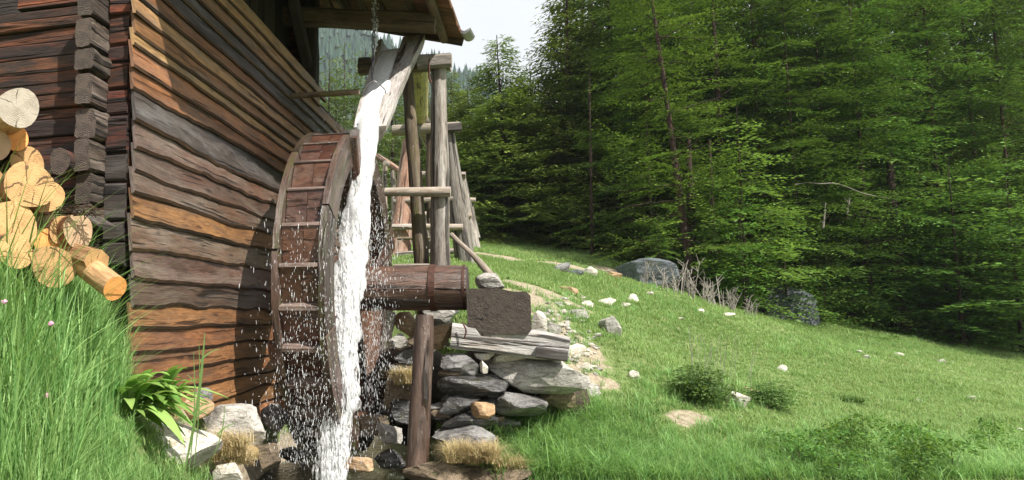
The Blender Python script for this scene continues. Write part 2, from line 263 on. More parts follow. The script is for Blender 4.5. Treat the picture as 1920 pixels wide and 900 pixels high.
# ------------------------------------------------------------------ mesh builder
class B:
    def __init__(s): s.v = []; s.f = []; s.uv = []; s.mi = []; s.n = 0; s.smooth = []
    def add(s, verts, faces, uvs=None, mi=0, smooth=False):
        verts = np.asarray(verts, float); base = s.n; s.v.append(verts); s.n += len(verts)
        for k, f in enumerate(faces):
            s.f.append([base + i for i in f])
            s.uv.append(uvs[k] if uvs is not None else [(verts[i][0], verts[i][2]) for i in f])
            s.mi.append(mi if isinstance(mi, int) else mi[k]); s.smooth.append(smooth)
    def sweep(s, pts, prof, up=(0, 0, 1), amp=0.0, freq=3.0, seed=0, mi=0, cap=None, caps=(True, True), smooth=False, uvo=(0, 0)):
        """pts: path; prof: (n,2) ring or list of rings (side, up)"""
        pts = np.asarray(pts, float); m = len(pts); up = np.asarray(up, float)
        prof = [np.asarray(q, float) for q in (prof if isinstance(prof, (list, tuple)) and np.asarray(prof[0]).ndim == 2 else [prof] * m)]
        n = len(prof[0]); V = []; L = 0; us = []
        for i in range(m):
            t = pts[min(i + 1, m - 1)] - pts[max(i - 1, 0)]; t /= np.linalg.norm(t) + 1e-9
            a = np.cross(t, up); a /= np.linalg.norm(a) + 1e-9; b = np.cross(a, t)
            if i: L += np.linalg.norm(pts[i] - pts[i - 1])
            us.append(L)
            V.append(pts[i] + prof[i][:, :1] * a + prof[i][:, 1:] * b)
        V = np.array(V)
        if amp:
            nz = sn(V, freq, seed, 3); c = V.mean(1, keepdims=True); d = V - c; d /= np.linalg.norm(d, axis=-1, keepdims=True) + 1e-9
            V = V + d * (nz * amp)[..., None]
        per = np.concatenate([[0], np.cumsum(np.linalg.norm(np.diff(np.vstack([prof[0], prof[0][:1]]), axis=0), axis=1))])
        F, U = [], []
        for i in range(m - 1):
            for j in range(n):
                k = (j + 1) % n
                F.append([i * n + j, i * n + k, (i + 1) * n + k, (i + 1) * n + j])
                U.append([(us[i] + uvo[0], per[j] + uvo[1]), (us[i] + uvo[0], per[j + 1] + uvo[1]), (us[i + 1] + uvo[0], per[j + 1] + uvo[1]), (us[i + 1] + uvo[0], per[j] + uvo[1])])
        s.add(V.reshape(-1, 3), F, U, mi, smooth)
        cm = mi if cap is None else cap
        for e, on in ((0, caps[0]), (m - 1, caps[1])):
            if not on: continue
            ring = V[e]; pr = prof[e]; c = ring.mean(0); cc = pr.mean(0)
            vs = np.vstack([ring, c[None]]); fs, uu = [], []
            for j in range(n):
                k = (j + 1) % n; f = [k, j, n] if e == 0 else [j, k, n]
                fs.append(f); q = np.vstack([pr, cc[None]]) - cc
                uu.append([tuple(q[i]) for i in f])
            s.add(vs, fs, uu, cm)
    def obj(s, name, mats, parent=None, loc=None, **props):
        me = bpy.data.meshes.new(name); V = np.vstack(s.v)
        org = np.array(loc if loc is not None else (PARLOC.get(parent.name, (0, 0, 0)) if parent else (0, 0, 0)), float)
        V = V - org
        me.from_pydata(V.tolist(), [], s.f)
        ul = me.uv_layers.new(name='UVMap'); ul.data.foreach_set('uv', np.array([c for f in s.uv for c in f], np.float32).ravel())
        for mm in (mats if isinstance(mats, (list, tuple)) else [mats]): me.materials.append(M[mm])
        me.polygons.foreach_set('material_index', s.mi); me.polygons.foreach_set('use_smooth', s.smooth)
        me.update(); o = bpy.data.objects.new(name, me); SC.collection.objects.link(o)
        if parent: o.parent = parent; PARLOC[o.name] = tuple(org); o.location = (0, 0, 0)
        else: o.location = org; PARLOC[o.name] = tuple(org)
        tag(o, **props); return o
PARLOC = {}
def tag(o, label=None, cat=None, group=None, kind=None):
    if label: o['label'] = label
    if cat: o['category'] = cat
    if group: o['group'] = group
    if kind: o['kind'] = kind
def thing(name, label, cat, loc, group=None):
    o = bpy.data.objects.new(name, None); SC.collection.objects.link(o); o.location = loc; o.empty_display_size = 0.1
    PARLOC[o.name] = tuple(loc); tag(o, label, cat, group); return o
def circ(r, n=12, sx=1, sy=1, irr=0.0, seed=0):
    a = np.arange(n) / n * 2 * PI; rr = r * (1 + irr * np.sin(2 * a + seed) + irr * 0.6 * np.sin(3 * a + seed * 2.3))
    return np.stack([np.cos(a) * rr * sx, np.sin(a) * rr * sy], 1)
def rect(w, h, bev=0.012, sub=2):
    b = min(bev, w / 4, h / 4); x, y = w / 2, h / 2; out = []
    cor = [(x, -y + b), (x, y - b), (x - b, y), (-x + b, y), (-x, y - b), (-x, -y + b), (-x + b, -y), (x - b, -y)]
    for i in range(8):
        p, q = np.array(cor[i]), np.array(cor[(i + 1) % 8]); out.append(p)
        if i % 2 == 0:
            for k in range(1, sub): out.append(p + (q - p) * k / sub)
    return np.array(out)
def lerp(a, b, n): a, b = np.asarray(a, float), np.asarray(b, float); return [a + (b - a) * t for t in np.linspace(0, 1, n)]
def beam(b, p0, p1, w, h, seed=0, amp=0.006, seg=10, bev=0.015, mi=0, cap=None, up=(0, 0, 1), sub=2):
    b.sweep(lerp(p0, p1, seg), rect(w, h, bev, sub), up, amp, 4.0, seed, mi, cap, uvo=(seed * 1.7, seed * .31))
def pole(b, pts, r0, r1=None, n=12, amp=0.012, seed=0, mi=0, cap=None, seg=14, irr=0.06, smooth=True):
    pts = [np.asarray(p, float) for p in pts]; r1 = r0 if r1 is None else r1
    cum = np.concatenate([[0], np.cumsum([np.linalg.norm(pts[i + 1] - pts[i]) for i in range(len(pts) - 1)])]); cum /= cum[-1]
    ts = np.linspace(0, 1, seg); path = np.stack([np.interp(ts, cum, [p[k] for p in pts]) for k in range(3)], 1)
    d = path[-1] - path[0]; up = (0, 1, 0) if abs(d[2]) > 0.7 * np.linalg.norm(d) else (0, 0, 1)
    b.sweep(path, [circ(r0 + (r1 - r0) * t, n, irr=irr, seed=seed) for t in ts], up, amp, 5.0, seed, mi, cap, smooth=smooth, uvo=(seed * 2.1, seed * .37))

ICO = {}
def ico(sub):
    if sub not in ICO:
        import bmesh
        bm = bmesh.new(); bmesh.ops.create_icosphere(bm, subdivisions=sub, radius=1)
        ICO[sub] = (np.array([v.co[:] for v in bm.verts]), [[v.index for v in f.verts] for f in bm.faces]); bm.free()
    return ICO[sub]
def rock(name, c, size, mat, seed, label=None, cat='rock', group=None, rotz=0.0, tilt=0.0, sub=3, ang=0.5, parent=None):
    v, f = ico(sub); r = np.random.default_rng(seed); v = v.copy(); v = np.sign(v) * np.abs(v) ** (.62 if ang > .7 else .78); v /= np.linalg.norm(v, axis=1).max() * .8
    for _ in range(int(10 + 10 * ang)):                      # knock flat facets off
        n = r.normal(size=3); n /= np.linalg.norm(n); d = r.uniform(0.58, 0.88); s = v @ n - d; k = s > 0; v[k] -= np.outer(s[k], n)
    v /= np.abs(v).max(0)
    v = v * (1 + 0.10 * sn(v, 1.6, seed, 3) + 0.05 * sn(v * np.array([1, 1, 2.2]), 4.5, seed + 5, 3))[:, None]
    v = v * (np.array(size) / 2)
    Rm = np.array(Matrix.Rotation(rotz, 3, 'Z') @ Matrix.Rotation(tilt, 3, 'Y')); v = v @ Rm.T
    b = B(); b.add(v + c, f, None, 0, False)
    me = b.obj(name, mat, parent, None if parent else (c[0], c[1], c[2] - size[2] / 2), label=label, cat=cat, group=group)
    return me

# ------------------------------------------------------------------ terrain
ctrl = [(1900, 895, 5.5), (1400, 895, 5.8), (1150, 895, 5.7), (1000, 895, 5.7), (1000, 820, 6.4), (1100, 740, 7.1), (1130, 700, 7.7), (1060, 660, 7.7),
        (1100, 600, 8.8), (1000, 560, 9.2), (960, 510, 11.5), (1080, 522, 12.5), (1160, 532, 13.2), (1250, 550, 14), (1400, 592, 15.5), (1530, 626, 17), (1700, 632, 20), (1920, 652, 20.5),
        (1300, 700, 9.2), (1500, 760, 8.4), (1650, 700, 11.3), (1400, 650, 11.5), (1850, 760, 9.7), (1200, 620, 10), (900, 560, 9.0),
        (900, 426, 26), (1000, 462, 24), (1130, 482, 22), (1060, 506, 17.5), (900, 472, 17), (1150, 520, 18),
        (1240, 500, 25), (1400, 560, 25), (1530, 602, 25), (1700, 606, 29), (1920, 616, 31), (760, 450, 20), (640, 440, 28),
        (1000, 420, 45), (700, 380, 45), (1500, 560, 45), (1900, 590, 50),
        (440, 862, 5.5), (310, 860, 4.6), (430, 752, 6.1), (380, 735, 5.5), (300, 700, 5.0), (243, 650, 4.5), (100, 610, 3.8), (0, 575, 3.5),
        (0, 930, 2.6), (0, 760, 3.0), (200, 910, 3.3), (330, 915, 4.1), (-400, 560, 3.2), (480, 640, 8), (300, 600, 8)]
CP = np.array([P(*c) for c in ctrl] + [(-14, -6, -.6), (14, -8, -1.6), (0, -6, -1.5), (-14, 10, .4), (26, 4, -1.9), (-30, 40, 7), (2, 2, -1.5), (5, 2.5, -1.4), (-12, 24, 3.5)])
def U(r): return np.where(r > 1e-9, r * r * np.log(r + 1e-12), 0)
n_ = len(CP); K = U(np.linalg.norm(CP[:, None, :2] - CP[None, :, :2], axis=-1)) + np.eye(n_) * 0.6
A_ = np.zeros((n_ + 3, n_ + 3)); A_[:n_, :n_] = K; A_[:n_, n_] = 1; A_[:n_, n_ + 1:] = CP[:, :2]; A_[n_:, :n_] = A_[:n_, n_:].T
wts = np.linalg.solve(A_, np.concatenate([CP[:, 2], np.zeros(3)]))
STREAM = np.array([(-1.6, 9.6, .45), (-1.65, 7.6, .62), (-1.62, 6.6, .66), (-1.47, 5.92, .74), (-.9, 4.4, .8), (-.2, 2.2, .9), (0.4, -3, .9)])
def stream_d(X, Y):
    """distance outside the stream's edge"""
    best = np.full(X.shape, 1e9)
    for a, b in zip(STREAM[:-1], STREAM[1:]):
        d = b[:2] - a[:2]; t = np.clip(((X - a[0]) * d[0] + (Y - a[1]) * d[1]) / (d @ d), 0, 1)
        q = np.hypot(X - a[0] - t * d[0], Y - a[1] - t * d[1]) - (a[2] + t * (b[2] - a[2])); best = np.minimum(best, q)
    return best
def H(X, Y):
    X = np.asarray(X, float); Y = np.asarray(Y, float); shp = X.shape; x, y = X.ravel(), Y.ravel()
    r = np.hypot(x, y - 5); s = np.minimum(1, 48 / np.maximum(r, 1e-6)); xc, yc = x * s, 5 + (y - 5) * s
    out = np.zeros_like(x)
    for i in range(0, len(x), 20000):
        sl_ = slice(i, i + 20000); d = np.hypot(xc[sl_, None] - CP[None, :, 0], yc[sl_, None] - CP[None, :, 1])
        out[sl_] = U(d) @ wts[:n_] + wts[n_] + wts[n_ + 1] * xc[sl_] + wts[n_ + 2] * yc[sl_]
    q = np.stack([x, y], 1); out += 0.048 * sn(q, 1.5, 3, 3) * np.clip(r / 6, 0.3, 2) + 0.012 * sn(q, 6, 9, 2)
    sd = stream_d(x, y); k = np.clip(sd / 0.35, 0, 1); k = k * k * (3 - 2 * k)
    bed = -1.52 + 0.05 * sn(q, 4, 5, 3)
    out = np.where(sd < 0.35, np.minimum(out, bed + (out - bed) * k), out)
    out = out + np.maximum(0, r - 55) * 0.06
    return out.reshape(shp)
def h1(x, y): return float(H(np.array([x]), np.array([y]))[0])
def hit(px, py, dmin=2.5, dmax=45):
    """where the view through a pixel meets the ground"""
    d = np.linspace(dmin, dmax, 700); pts = ray(px, py)[None] * d[:, None]
    below = pts[:, 2] < H(pts[:, 0], pts[:, 1]); i = int(np.argmax(below)) if below.any() else len(d) - 1
    p = pts[i]; return np.array([p[0], p[1], h1(p[0], p[1])]), d[i]

def axis(lo, hi, flo, fhi, step, grow=1.16):
    a = list(np.arange(flo, fhi, step)); s = step
    while a[-1] < hi: s *= grow; a.append(a[-1] + s)
    s = step
    while a[0] > lo: s *= grow; a.insert(0, a[0] - s)
    return np.array(a)
gx = axis(-420, 500, -4.5, 12, 0.13); gy = axis(-120, 620, 1.5, 19, 0.13)
GX, GY = np.meshgrid(gx, gy); GZ = H(GX, GY)
nx, ny = len(gx), len(gy)
me = bpy.data.meshes.new('ground')
idx = np.arange(nx * ny).reshape(ny, nx)
fc = np.stack([idx[:-1, :-1], idx[:-1, 1:], idx[1:, 1:], idx[1:, :-1]], -1).reshape(-1, 4)
me.from_pydata(np.stack([GX, GY, GZ], -1).reshape(-1, 3).tolist(), [], fc.tolist())
me.polygons.foreach_set('use_smooth', [True] * len(me.polygons))
# bare soil where people and water have worn the turf away
DIRT = [(1005, 545, .55), (1000, 572, .45), (1030, 590, .3), (1045, 615, .25), (1075, 640, .25), (985, 556, .4), (1085, 575, .22), (1060, 552, .25), (925, 478, .8), (955, 432, .9), (1055, 500, .8), (1110, 505, .9), (1160, 515, .9), (1290, 790, .22), (1300, 785, .2), (905, 440, .8), (930, 450, .7), (1380, 740, .25),
        (1085, 660, .4), (1060, 690, .35), (440, 850, .35), (480, 870, .3), (1130, 720, .2)]
dp = [(hit(a, b)[0], s) for a, b, s in DIRT] + [(np.array(P(1170, 470, 27)), 4.0), (np.array(P(430, 840, 5.4)), .3), (np.array(P(340, 790, 4.9)), .25), (np.array(P(860, 890, 5.9)), .7)]
def dirtf(x, y):
    out = np.zeros_like(x)
    for p, s in dp: out = np.maximum(out, np.exp(-(((x - p[0]) ** 2 + (y - p[1]) ** 2) / (s * s))))
    out = np.maximum(out, np.clip(1 - stream_d(x, y) / 0.25, 0, 1))
    return out
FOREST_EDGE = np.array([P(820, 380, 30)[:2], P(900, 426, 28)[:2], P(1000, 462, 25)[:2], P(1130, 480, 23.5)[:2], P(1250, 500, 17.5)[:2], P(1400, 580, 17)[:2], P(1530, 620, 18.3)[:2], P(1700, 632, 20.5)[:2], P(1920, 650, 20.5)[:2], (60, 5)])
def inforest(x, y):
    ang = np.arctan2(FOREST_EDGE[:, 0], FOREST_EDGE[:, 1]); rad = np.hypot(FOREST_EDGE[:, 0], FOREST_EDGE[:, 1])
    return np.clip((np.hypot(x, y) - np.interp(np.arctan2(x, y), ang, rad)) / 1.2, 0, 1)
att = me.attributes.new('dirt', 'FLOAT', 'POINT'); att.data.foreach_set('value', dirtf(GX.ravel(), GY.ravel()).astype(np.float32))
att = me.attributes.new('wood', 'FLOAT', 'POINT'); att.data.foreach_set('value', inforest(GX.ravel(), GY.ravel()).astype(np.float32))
t = NT('ground'); v = t.node('NewGeometry').outputs['Position']
n1 = t.noise(v, 1.2, 5, 0.6); n2 = t.noise(v, 18, 6, 0.7); n3 = t.noise(v, 90, 4, 0.7)
g = t.mix(t.ramp(n2, [(0.3, 0.0), (0.7, 1.0)]), (0.08, 0.13, 0.03), (0.19, 0.25, 0.08))
g = t.mix(t.ramp(n1, [(0.45, 0.0), (0.7, 0.5)]), g, (0.15, 0.17, 0.06))
soil = t.mix(t.ramp(n2, [(0.35, 0.0), (0.65, 1.0)]), (0.22, 0.17, 0.11), (0.46, 0.40, 0.29))
soil = t.mix(t.ramp(n3, [(0.4, 0.6), (0.5, 0.0)]), soil, (0.16, 0.12, 0.08))
da = t.node('Attribute', attribute_name='dirt').outputs['Fac']
g = t.mix(t.ramp(t.math('ADD', da, t.math('MULTIPLY', t.math('SUBTRACT', t.noise(v, 5, 6, 0.7), 0.5), 1.2)), [(0.48, 0.0), (0.60, 1.0)]), g, soil)
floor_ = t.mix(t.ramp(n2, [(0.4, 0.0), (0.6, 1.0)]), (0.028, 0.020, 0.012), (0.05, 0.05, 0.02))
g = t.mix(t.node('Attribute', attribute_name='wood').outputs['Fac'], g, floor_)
t.link(g, t.b.inputs['Base Color']); t.b.inputs['Roughness'].default_value = 0.95
t.link(t.bump(t.math('ADD', n2, t.math('MULTIPLY', n3, 0.5)), 0.7, 0.03), t.b.inputs['Normal'])
me.materials.append(t.m); ground = bpy.data.objects.new('ground', me); SC.collection.objects.link(ground); ground['kind'] = 'structure'

# pool of the stream
b = B(); wv, wf = [], []
xs = np.arange(-3.2, 1.6, .15); ys = np.arange(1, 10, .15); XX, YY = np.meshgrid(xs, ys); k = len(xs)
WZ = -1.43 + 0.012 * sn(np.stack([XX, YY], -1), 7, 2, 3)
wv = np.stack([XX, YY, WZ], -1).reshape(-1, 3)
wf = [[j * k + i, j * k + i + 1, (j + 1) * k + i + 1, (j + 1) * k + i] for j in range(len(ys) - 1) for i in range(k - 1)
      if stream_d(np.array([xs[i]]), np.array([ys[j]]))[0] < 0.30]
b.add(wv, wf, None, 0, True); b.obj('stream', 'pool', kind='structure')

# far mountainside and the hill beyond the spruces
def hillmesh(name, pts, dark, light, hgt, seed, tex):
    """a wooded slope: ridge line pts (x, y, z) falling towards the camera"""
    b = B(); pts = np.array(pts, float); nS = 60; nR = 26; V = []
    ts = np.linspace(0, 1, nS); cum = np.linspace(0, 1, len(pts))
    R_ = np.stack([np.interp(ts, cum, pts[:, k]) for k in range(3)], 1)
    for j in range(nR):
        s = j / (nR - 1); c = R_.copy(); c[:, 0] *= 1 - hgt * s; c[:, 1] *= 1 - hgt * s; c[:, 2] = R_[:, 2] * (1 - s) ** 0.9 + 0.5 * s
        c[:, 2] += (R_[:, 2].mean() * 0.05) * sn(c[:, :2], tex * 0.2, seed, 4) * (1 - s * .7); V.append(c)
    V = np.array(V).reshape(-1, 3)
    f = [[j * nS + i, (j + 1) * nS + i, (j + 1) * nS + i + 1, j * nS + i + 1] for j in range(nR - 1) for i in range(nS - 1)]
    back = V[:nS].copy(); back[:, :2] *= 1.4; back[:, 2] = 0; V = np.vstack([V, back]); o = nR * nS
    f += [[i, i + 1, o + i + 1, o + i] for i in range(nS - 1)]
    b.add(V, f, None, 0, True)
    t = NT(name); v = t.node('NewGeometry').outputs['Position']; n = t.noise(v, tex, 7, 0.75); n2 = t.noise(v, tex * .12, 4)
    c = t.mix(t.ramp(n, [(0.35, 0.0), (0.65, 1.0)]), dark, light); c = t.mix(t.ramp(n2, [(0.45, 0.0), (0.65, 0.6)]), c, light)
    t.link(c, t.b.inputs['Base Color']); t.b.inputs['Roughness'].default_value = 1.0; t.link(t.bump(n, 1.0, 6.0), t.b.inputs['Normal'])
    M[name] = t.m; return b.obj(name, name, kind='structure'), V[:nR * nS]
hill_o, hillV = hillmesh('mountain', [P(300, -60, 420), P(560, 25, 400), P(640, 62, 390), P(700, 92, 380), P(800, 130, 360), P(1000, 200, 360), P(1300, 240, 360)], (0.012, 0.035, 0.025), (0.035, 0.07, 0.04), 0.55, 4, 0.25)  # slope colours carry the same painted haze tint as the mountain leaves

# ------------------------------------------------------------------ scatter helper (ground cover only)
def leafmesh(name, V, F_, tint, mat):
    me = bpy.data.meshes.new(name); nf = len(F_)
    me.vertices.add(len(V)); me.vertices.foreach_set('co', np.asarray(V, np.float32).ravel())
    F_ = np.asarray(F_); m = F_.shape[1]; me.loops.add(nf * m); me.loops.foreach_set('vertex_index', F_.astype(np.int32).ravel())
    me.polygons.add(nf); me.polygons.foreach_set('loop_start', np.arange(0, nf * m, m, dtype=np.int32))
    try: me.polygons.foreach_set('loop_total', np.full(nf, m, dtype=np.int32))
    except Exception: pass
    a = me.attributes.new('tint', 'FLOAT', 'POINT'); a.data.foreach_set('value', np.asarray(tint, np.float32))
    me.materials.append(M[mat]); me.update(calc_edges=True); me.validate(); return me
def blade_tuft(seed, nb, hmin, hmax, width, spread, lean, segs=3, head=0):
    r = np.random.default_rng(seed); V, F_, T = [], [], []
    for i in range(nb):
        a = r.uniform(0, 2 * PI); rad = spread * math.sqrt(r.uniform()); p = np.array([math.cos(a) * rad, math.sin(a) * rad, -0.01])
        d = r.uniform(0, 2 * PI); h = r.uniform(hmin, hmax); ln = lean * r.uniform(0.2, 1.3); w = width * r.uniform(.7, 1.3); tw = d + PI / 2 + r.uniform(-.5, .5)
        side = np.array([math.cos(tw), math.sin(tw), 0]); dirn = np.array([math.cos(d), math.sin(d), 0]); t0 = r.uniform(0, 1); base = len(V)
        for s in range(segs + 1):
            f = s / segs; c = p + dirn * (ln * h * f ** 2) + np.array([0, 0, h * (f - 0.35 * ln * f * f)]); ww = w * (1 - f ** 1.7) + 0.0004
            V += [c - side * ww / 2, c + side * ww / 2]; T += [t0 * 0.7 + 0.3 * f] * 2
        for s in range(segs): k = base + 2 * s; F_.append([k, k + 1, k + 3, k + 2])
    return V, F_, T
def scatter(name, pts, rotz, scl, protos, label=None, cat=None, group=None):
    me = bpy.data.meshes.new(name + '_points'); me.vertices.add(len(pts)); me.vertices.foreach_set('co', np.asarray(pts, np.float32).ravel())
    n = len(pts)
    a = me.attributes.new('rz', 'FLOAT', 'POINT'); a.data.foreach_set('value', np.asarray(rotz, np.float32))
    a = me.attributes.new('sc', 'FLOAT', 'POINT'); a.data.foreach_set('value', np.asarray(scl, np.float32))
    a = me.attributes.new('pick', 'INT', 'POINT'); a.data.foreach_set('value', rng.integers(0, len(protos), n).astype(np.int32))
    o = bpy.data.objects.new(name, me); SC.collection.objects.link(o); o['kind'] = 'stuff'; tag(o, label, cat, group)
    col = bpy.data.collections.new(name + '_blades')
    for k, pm in enumerate(protos): col.objects.link(bpy.data.objects.new('%s_%02d' % (name, k), pm))
    ng = bpy.data.node_groups.new(name, 'GeometryNodeTree')
    ng.interface.new_socket('Geometry', in_out='INPUT', socket_type='NodeSocketGeometry'); ng.interface.new_socket('Geometry', in_out='OUTPUT', socket_type='NodeSocketGeometry')
    N = ng.nodes; L = ng.links; gi = N.new('NodeGroupInput'); go = N.new('NodeGroupOutput')
    ci = N.new('GeometryNodeCollectionInfo'); ci.inputs['Collection'].default_value = col; ci.inputs['Separate Children'].default_value = True; ci.inputs['Reset Children'].default_value = True
    iop = N.new('GeometryNodeInstanceOnPoints'); iop.inputs['Pick Instance'].default_value = True
    def named(nm, ty): q = N.new('GeometryNodeInputNamedAttribute'); q.data_type = ty; q.inputs[0].default_value = nm; return q.outputs[0]
    L.new(gi.outputs[0], iop.inputs['Points']); L.new(ci.outputs[0], iop.inputs['Instance']); L.new(named('pick', 'INT'), iop.inputs['Instance Index'])
    cx = N.new('ShaderNodeCombineXYZ'); L.new(named('rz', 'FLOAT'), cx.inputs[2]); er = N.new('FunctionNodeEulerToRotation'); L.new(cx.outputs[0], er.inputs[0]); L.new(er.outputs[0], iop.inputs['Rotation'])
    cs = N.new('ShaderNodeCombineXYZ'); s_ = named('sc', 'FLOAT')
    for i in range(3): L.new(s_, cs.inputs[i])
    L.new(cs.outputs[0], iop.inputs['Scale']); L.new(iop.outputs[0], go.inputs[0])
    md = o.modifiers.new('cover', 'NODES'); md.node_group = ng; return o
#---PART2---
# ================================================================== MILL HOUSE
XW = -2.33
house = thing('mill_house', 'old log mill house with overlapping live-edge siding and shallow timber roof beside the wheel', 'mill house', (-3.6, 5.5, -0.7))
def zW(py, px=245): return PX(px, py, XW)[2]
lows = [zW(y) for y in (728, 705, 680, 658, 622, 577, 525, 467, 410, 362, 322, 275, 230, 162, 127, 84, 60, 25)]
lows[0:4] = [-0.80, -0.66, -0.53, -0.39]; lows[4] = -0.245; lows.insert(5, -0.10)
lows = [-0.93] + lows
while lows[-1] < 2.60: lows.append(lows[-1] + random.uniform(.105, .15))
kinds = ['siding_orange'] * 7 + ['siding_grey', 'siding_grey', 'siding_grey', 'siding_orange', 'siding_grey', 'siding_grey', 'siding_grey', 'siding_dark', 'siding_brown', 'siding_orange', 'siding_yellow', 'siding_brown', 'siding_yellow', 'siding_brown', 'siding_dark', 'siding_dark', 'siding_yellow', 'siding_yellow', 'siding_yellow', 'siding_yellow']
lab = {10: 'freshly orange weathered siding board'}
for k, zl in enumerate(lows):
    zt = (lows[k + 1] if k + 1 < len(lows) else 2.73) + 0.035
    y0 = 3.985 + random.uniform(-.012, .03) - (0.05 if 15 <= k <= 19 else 0.0)
    y1 = 10.2 + random.uniform(-.25, .1) - (1.2 if k > len(lows) - 3 else 0) - (random.uniform(0, .8) if k > len(lows) - 7 else 0)
    n = 110; Ys = np.linspace(y0, y1, n); live = 1.0 if k < 16 else 0.45
    q = np.stack([Ys, Ys * 0 + k * 7.7], 1)
    zlo = zl + live * (0.022 * sn(q, 2.6, k, 2) + 0.011 * sn(q, 9, k + 50, 3))
    off = 0.030 + 0.009 * sn(q, 1.8, k + 20, 2); th = 0.024
    zm = zlo + 0.02
    V = np.zeros((n, 6, 3)); V[..., 1] = Ys[:, None]
    bulge = 0.006 * sn(q, 7, k + 70, 2)
    V[:, 0, 0] = XW + 0.004; V[:, 0, 2] = zt
    V[:, 1, 0] = XW + off * .55 + bulge; V[:, 1, 2] = (zt + zlo) / 2
    V[:, 2, 0] = XW + off; V[:, 2, 2] = zm
    V[:, 3, 0] = XW + off - 0.010 * live; V[:, 3, 2] = zlo
    V[:, 4, 0] = XW + off - th; V[:, 4, 2] = zlo + 0.003
    V[:, 5, 0] = XW - 0.016; V[:, 5, 2] = zt
    f, uu, mi = [], [], []
    for i in range(n - 1):
        for j in range(6):
            jj = (j + 1) % 6; f.append([i * 6 + j, i * 6 + jj, (i + 1) * 6 + jj, (i + 1) * 6 + j])
            vv = [0, .1, .2, .21, .24, .4, .6]
            uu.append([(Ys[i], vv[j]), (Ys[i], vv[j + 1]), (Ys[i + 1], vv[j + 1]), (Ys[i + 1], vv[j])]); mi.append(1 if j in (2, 3) else 0)
    f += [[5, 4, 3, 2, 1, 0], [(n - 1) * 6 + j for j in range(6)]]; uu += [[(0, .1 * j) for j in range(6)]] * 2; mi += [0, 0]
    b = B(); b.add(V.reshape(-1, 3), f, uu, mi)
    b.obj('siding_board', [kinds[min(k, len(kinds) - 1)], 'bark_and_gap_shade'], house, label=lab.get(k))

# log wall facing the camera, its rows of squared logs
rows = [-14, 15, 33, 52, 78, 106, 131, 157, 178, 203, 224, 256, 290, 330, 372, 415, 450, 485]
zr = [PY(95, y, 4.02)[2] for y in rows]
for k in range(len(zr) - 1):
    za, zb = zr[k + 1], zr[k]; x0 = -7.2; x1 = -2.365
    if k == 0: x0 = PY(33, 10, 4.02)[0]
    b = B(); h = zb - za - 0.002
    beam(b, (x1, 4.10 + random.uniform(-.012, .012), (za + zb) / 2), (x0, 4.10 + random.uniform(-.02, .02), (za + zb) / 2 + random.uniform(-.02, .02)), 0.16, h, 30 + k, 0.010, 60, 0.008, sub=3)
    b.obj('wall_log', 'log_dark', house)
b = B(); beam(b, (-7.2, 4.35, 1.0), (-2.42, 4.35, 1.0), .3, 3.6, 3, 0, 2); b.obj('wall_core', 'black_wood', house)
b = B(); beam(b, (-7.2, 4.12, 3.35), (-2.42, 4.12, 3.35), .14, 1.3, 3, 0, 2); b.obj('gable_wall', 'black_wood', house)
# stacked blocks between the notched ends and the siding
for k, (ya, yb) in enumerate([(-30, 28), (30, 84), (86, 116), (118, 166), (167, 214), (217, 286), (288, 340), (342, 414), (415, 452), (453, 500)]):
    za, zb = PY(225, yb, 4.0)[2], PY(225, ya, 4.0)[2]; b = B()
    beam(b, (-2.515, 4.06 + random.uniform(-.012, .012), (za + zb) / 2), (-2.372, 4.06, (za + zb) / 2), 0.14, zb - za - .008, 60 + k, .008, 6, .012)
    b.obj('corner_block', 'log_dark' if k < 6 else 'siding_dark', house)
# notched log ends that stick out at the corner
ends = [(-36, 34), (37, 91), (93, 136), (139, 199), (201, 258), (261, 320), (322, 381), (383, 424)]
for k, (ya, yb) in enumerate(ends):
    za, zb = PY(160, yb, 3.84)[2], PY(160, ya, 3.84)[2]; b = B(); dx = random.uniform(-.015, .012); dy = random.uniform(-.03, .02)
    prof = rect(0.118 + random.uniform(-.015, .02), zb - za - random.uniform(.006, .024), .014, 5)
    b.sweep(lerp((-2.565 + dx, 4.45, (za + zb) / 2), (-2.565 + dx, 3.835 + dy, (za + zb) / 2), 34), prof, (0, 0, 1), .015, 15, 80 + k, 0, 1, uvo=(k * 2.3, k * .7))
    b.obj('log_end', ['log_end_side', 'log_end_cut'], house)
a = PY(112, 302, 3.75); b = B(); pole(b, [a + (0, .8, 0), a], 0.073, 0.076, 12, .008, 5, 0, 1, 8, .12, False); b.obj('beam_stub', ['log_dark', 'log_end_cut'], house, label='short round beam stub left of the corner')
# posts that carry the corner above the cavity
b = B(); beam(b, (-2.56, 4.04, .25), (-2.56, 4.04, -.5), .1, .1, 2, .006); b.obj('corner_post', 'log_dark', house)
b = B(); beam(b, (-6.5, 4.4, -.25), (-2.40, 4.4, -.25), .3, .9, 2, .0); b.obj('sill_core', 'black_wood', house)
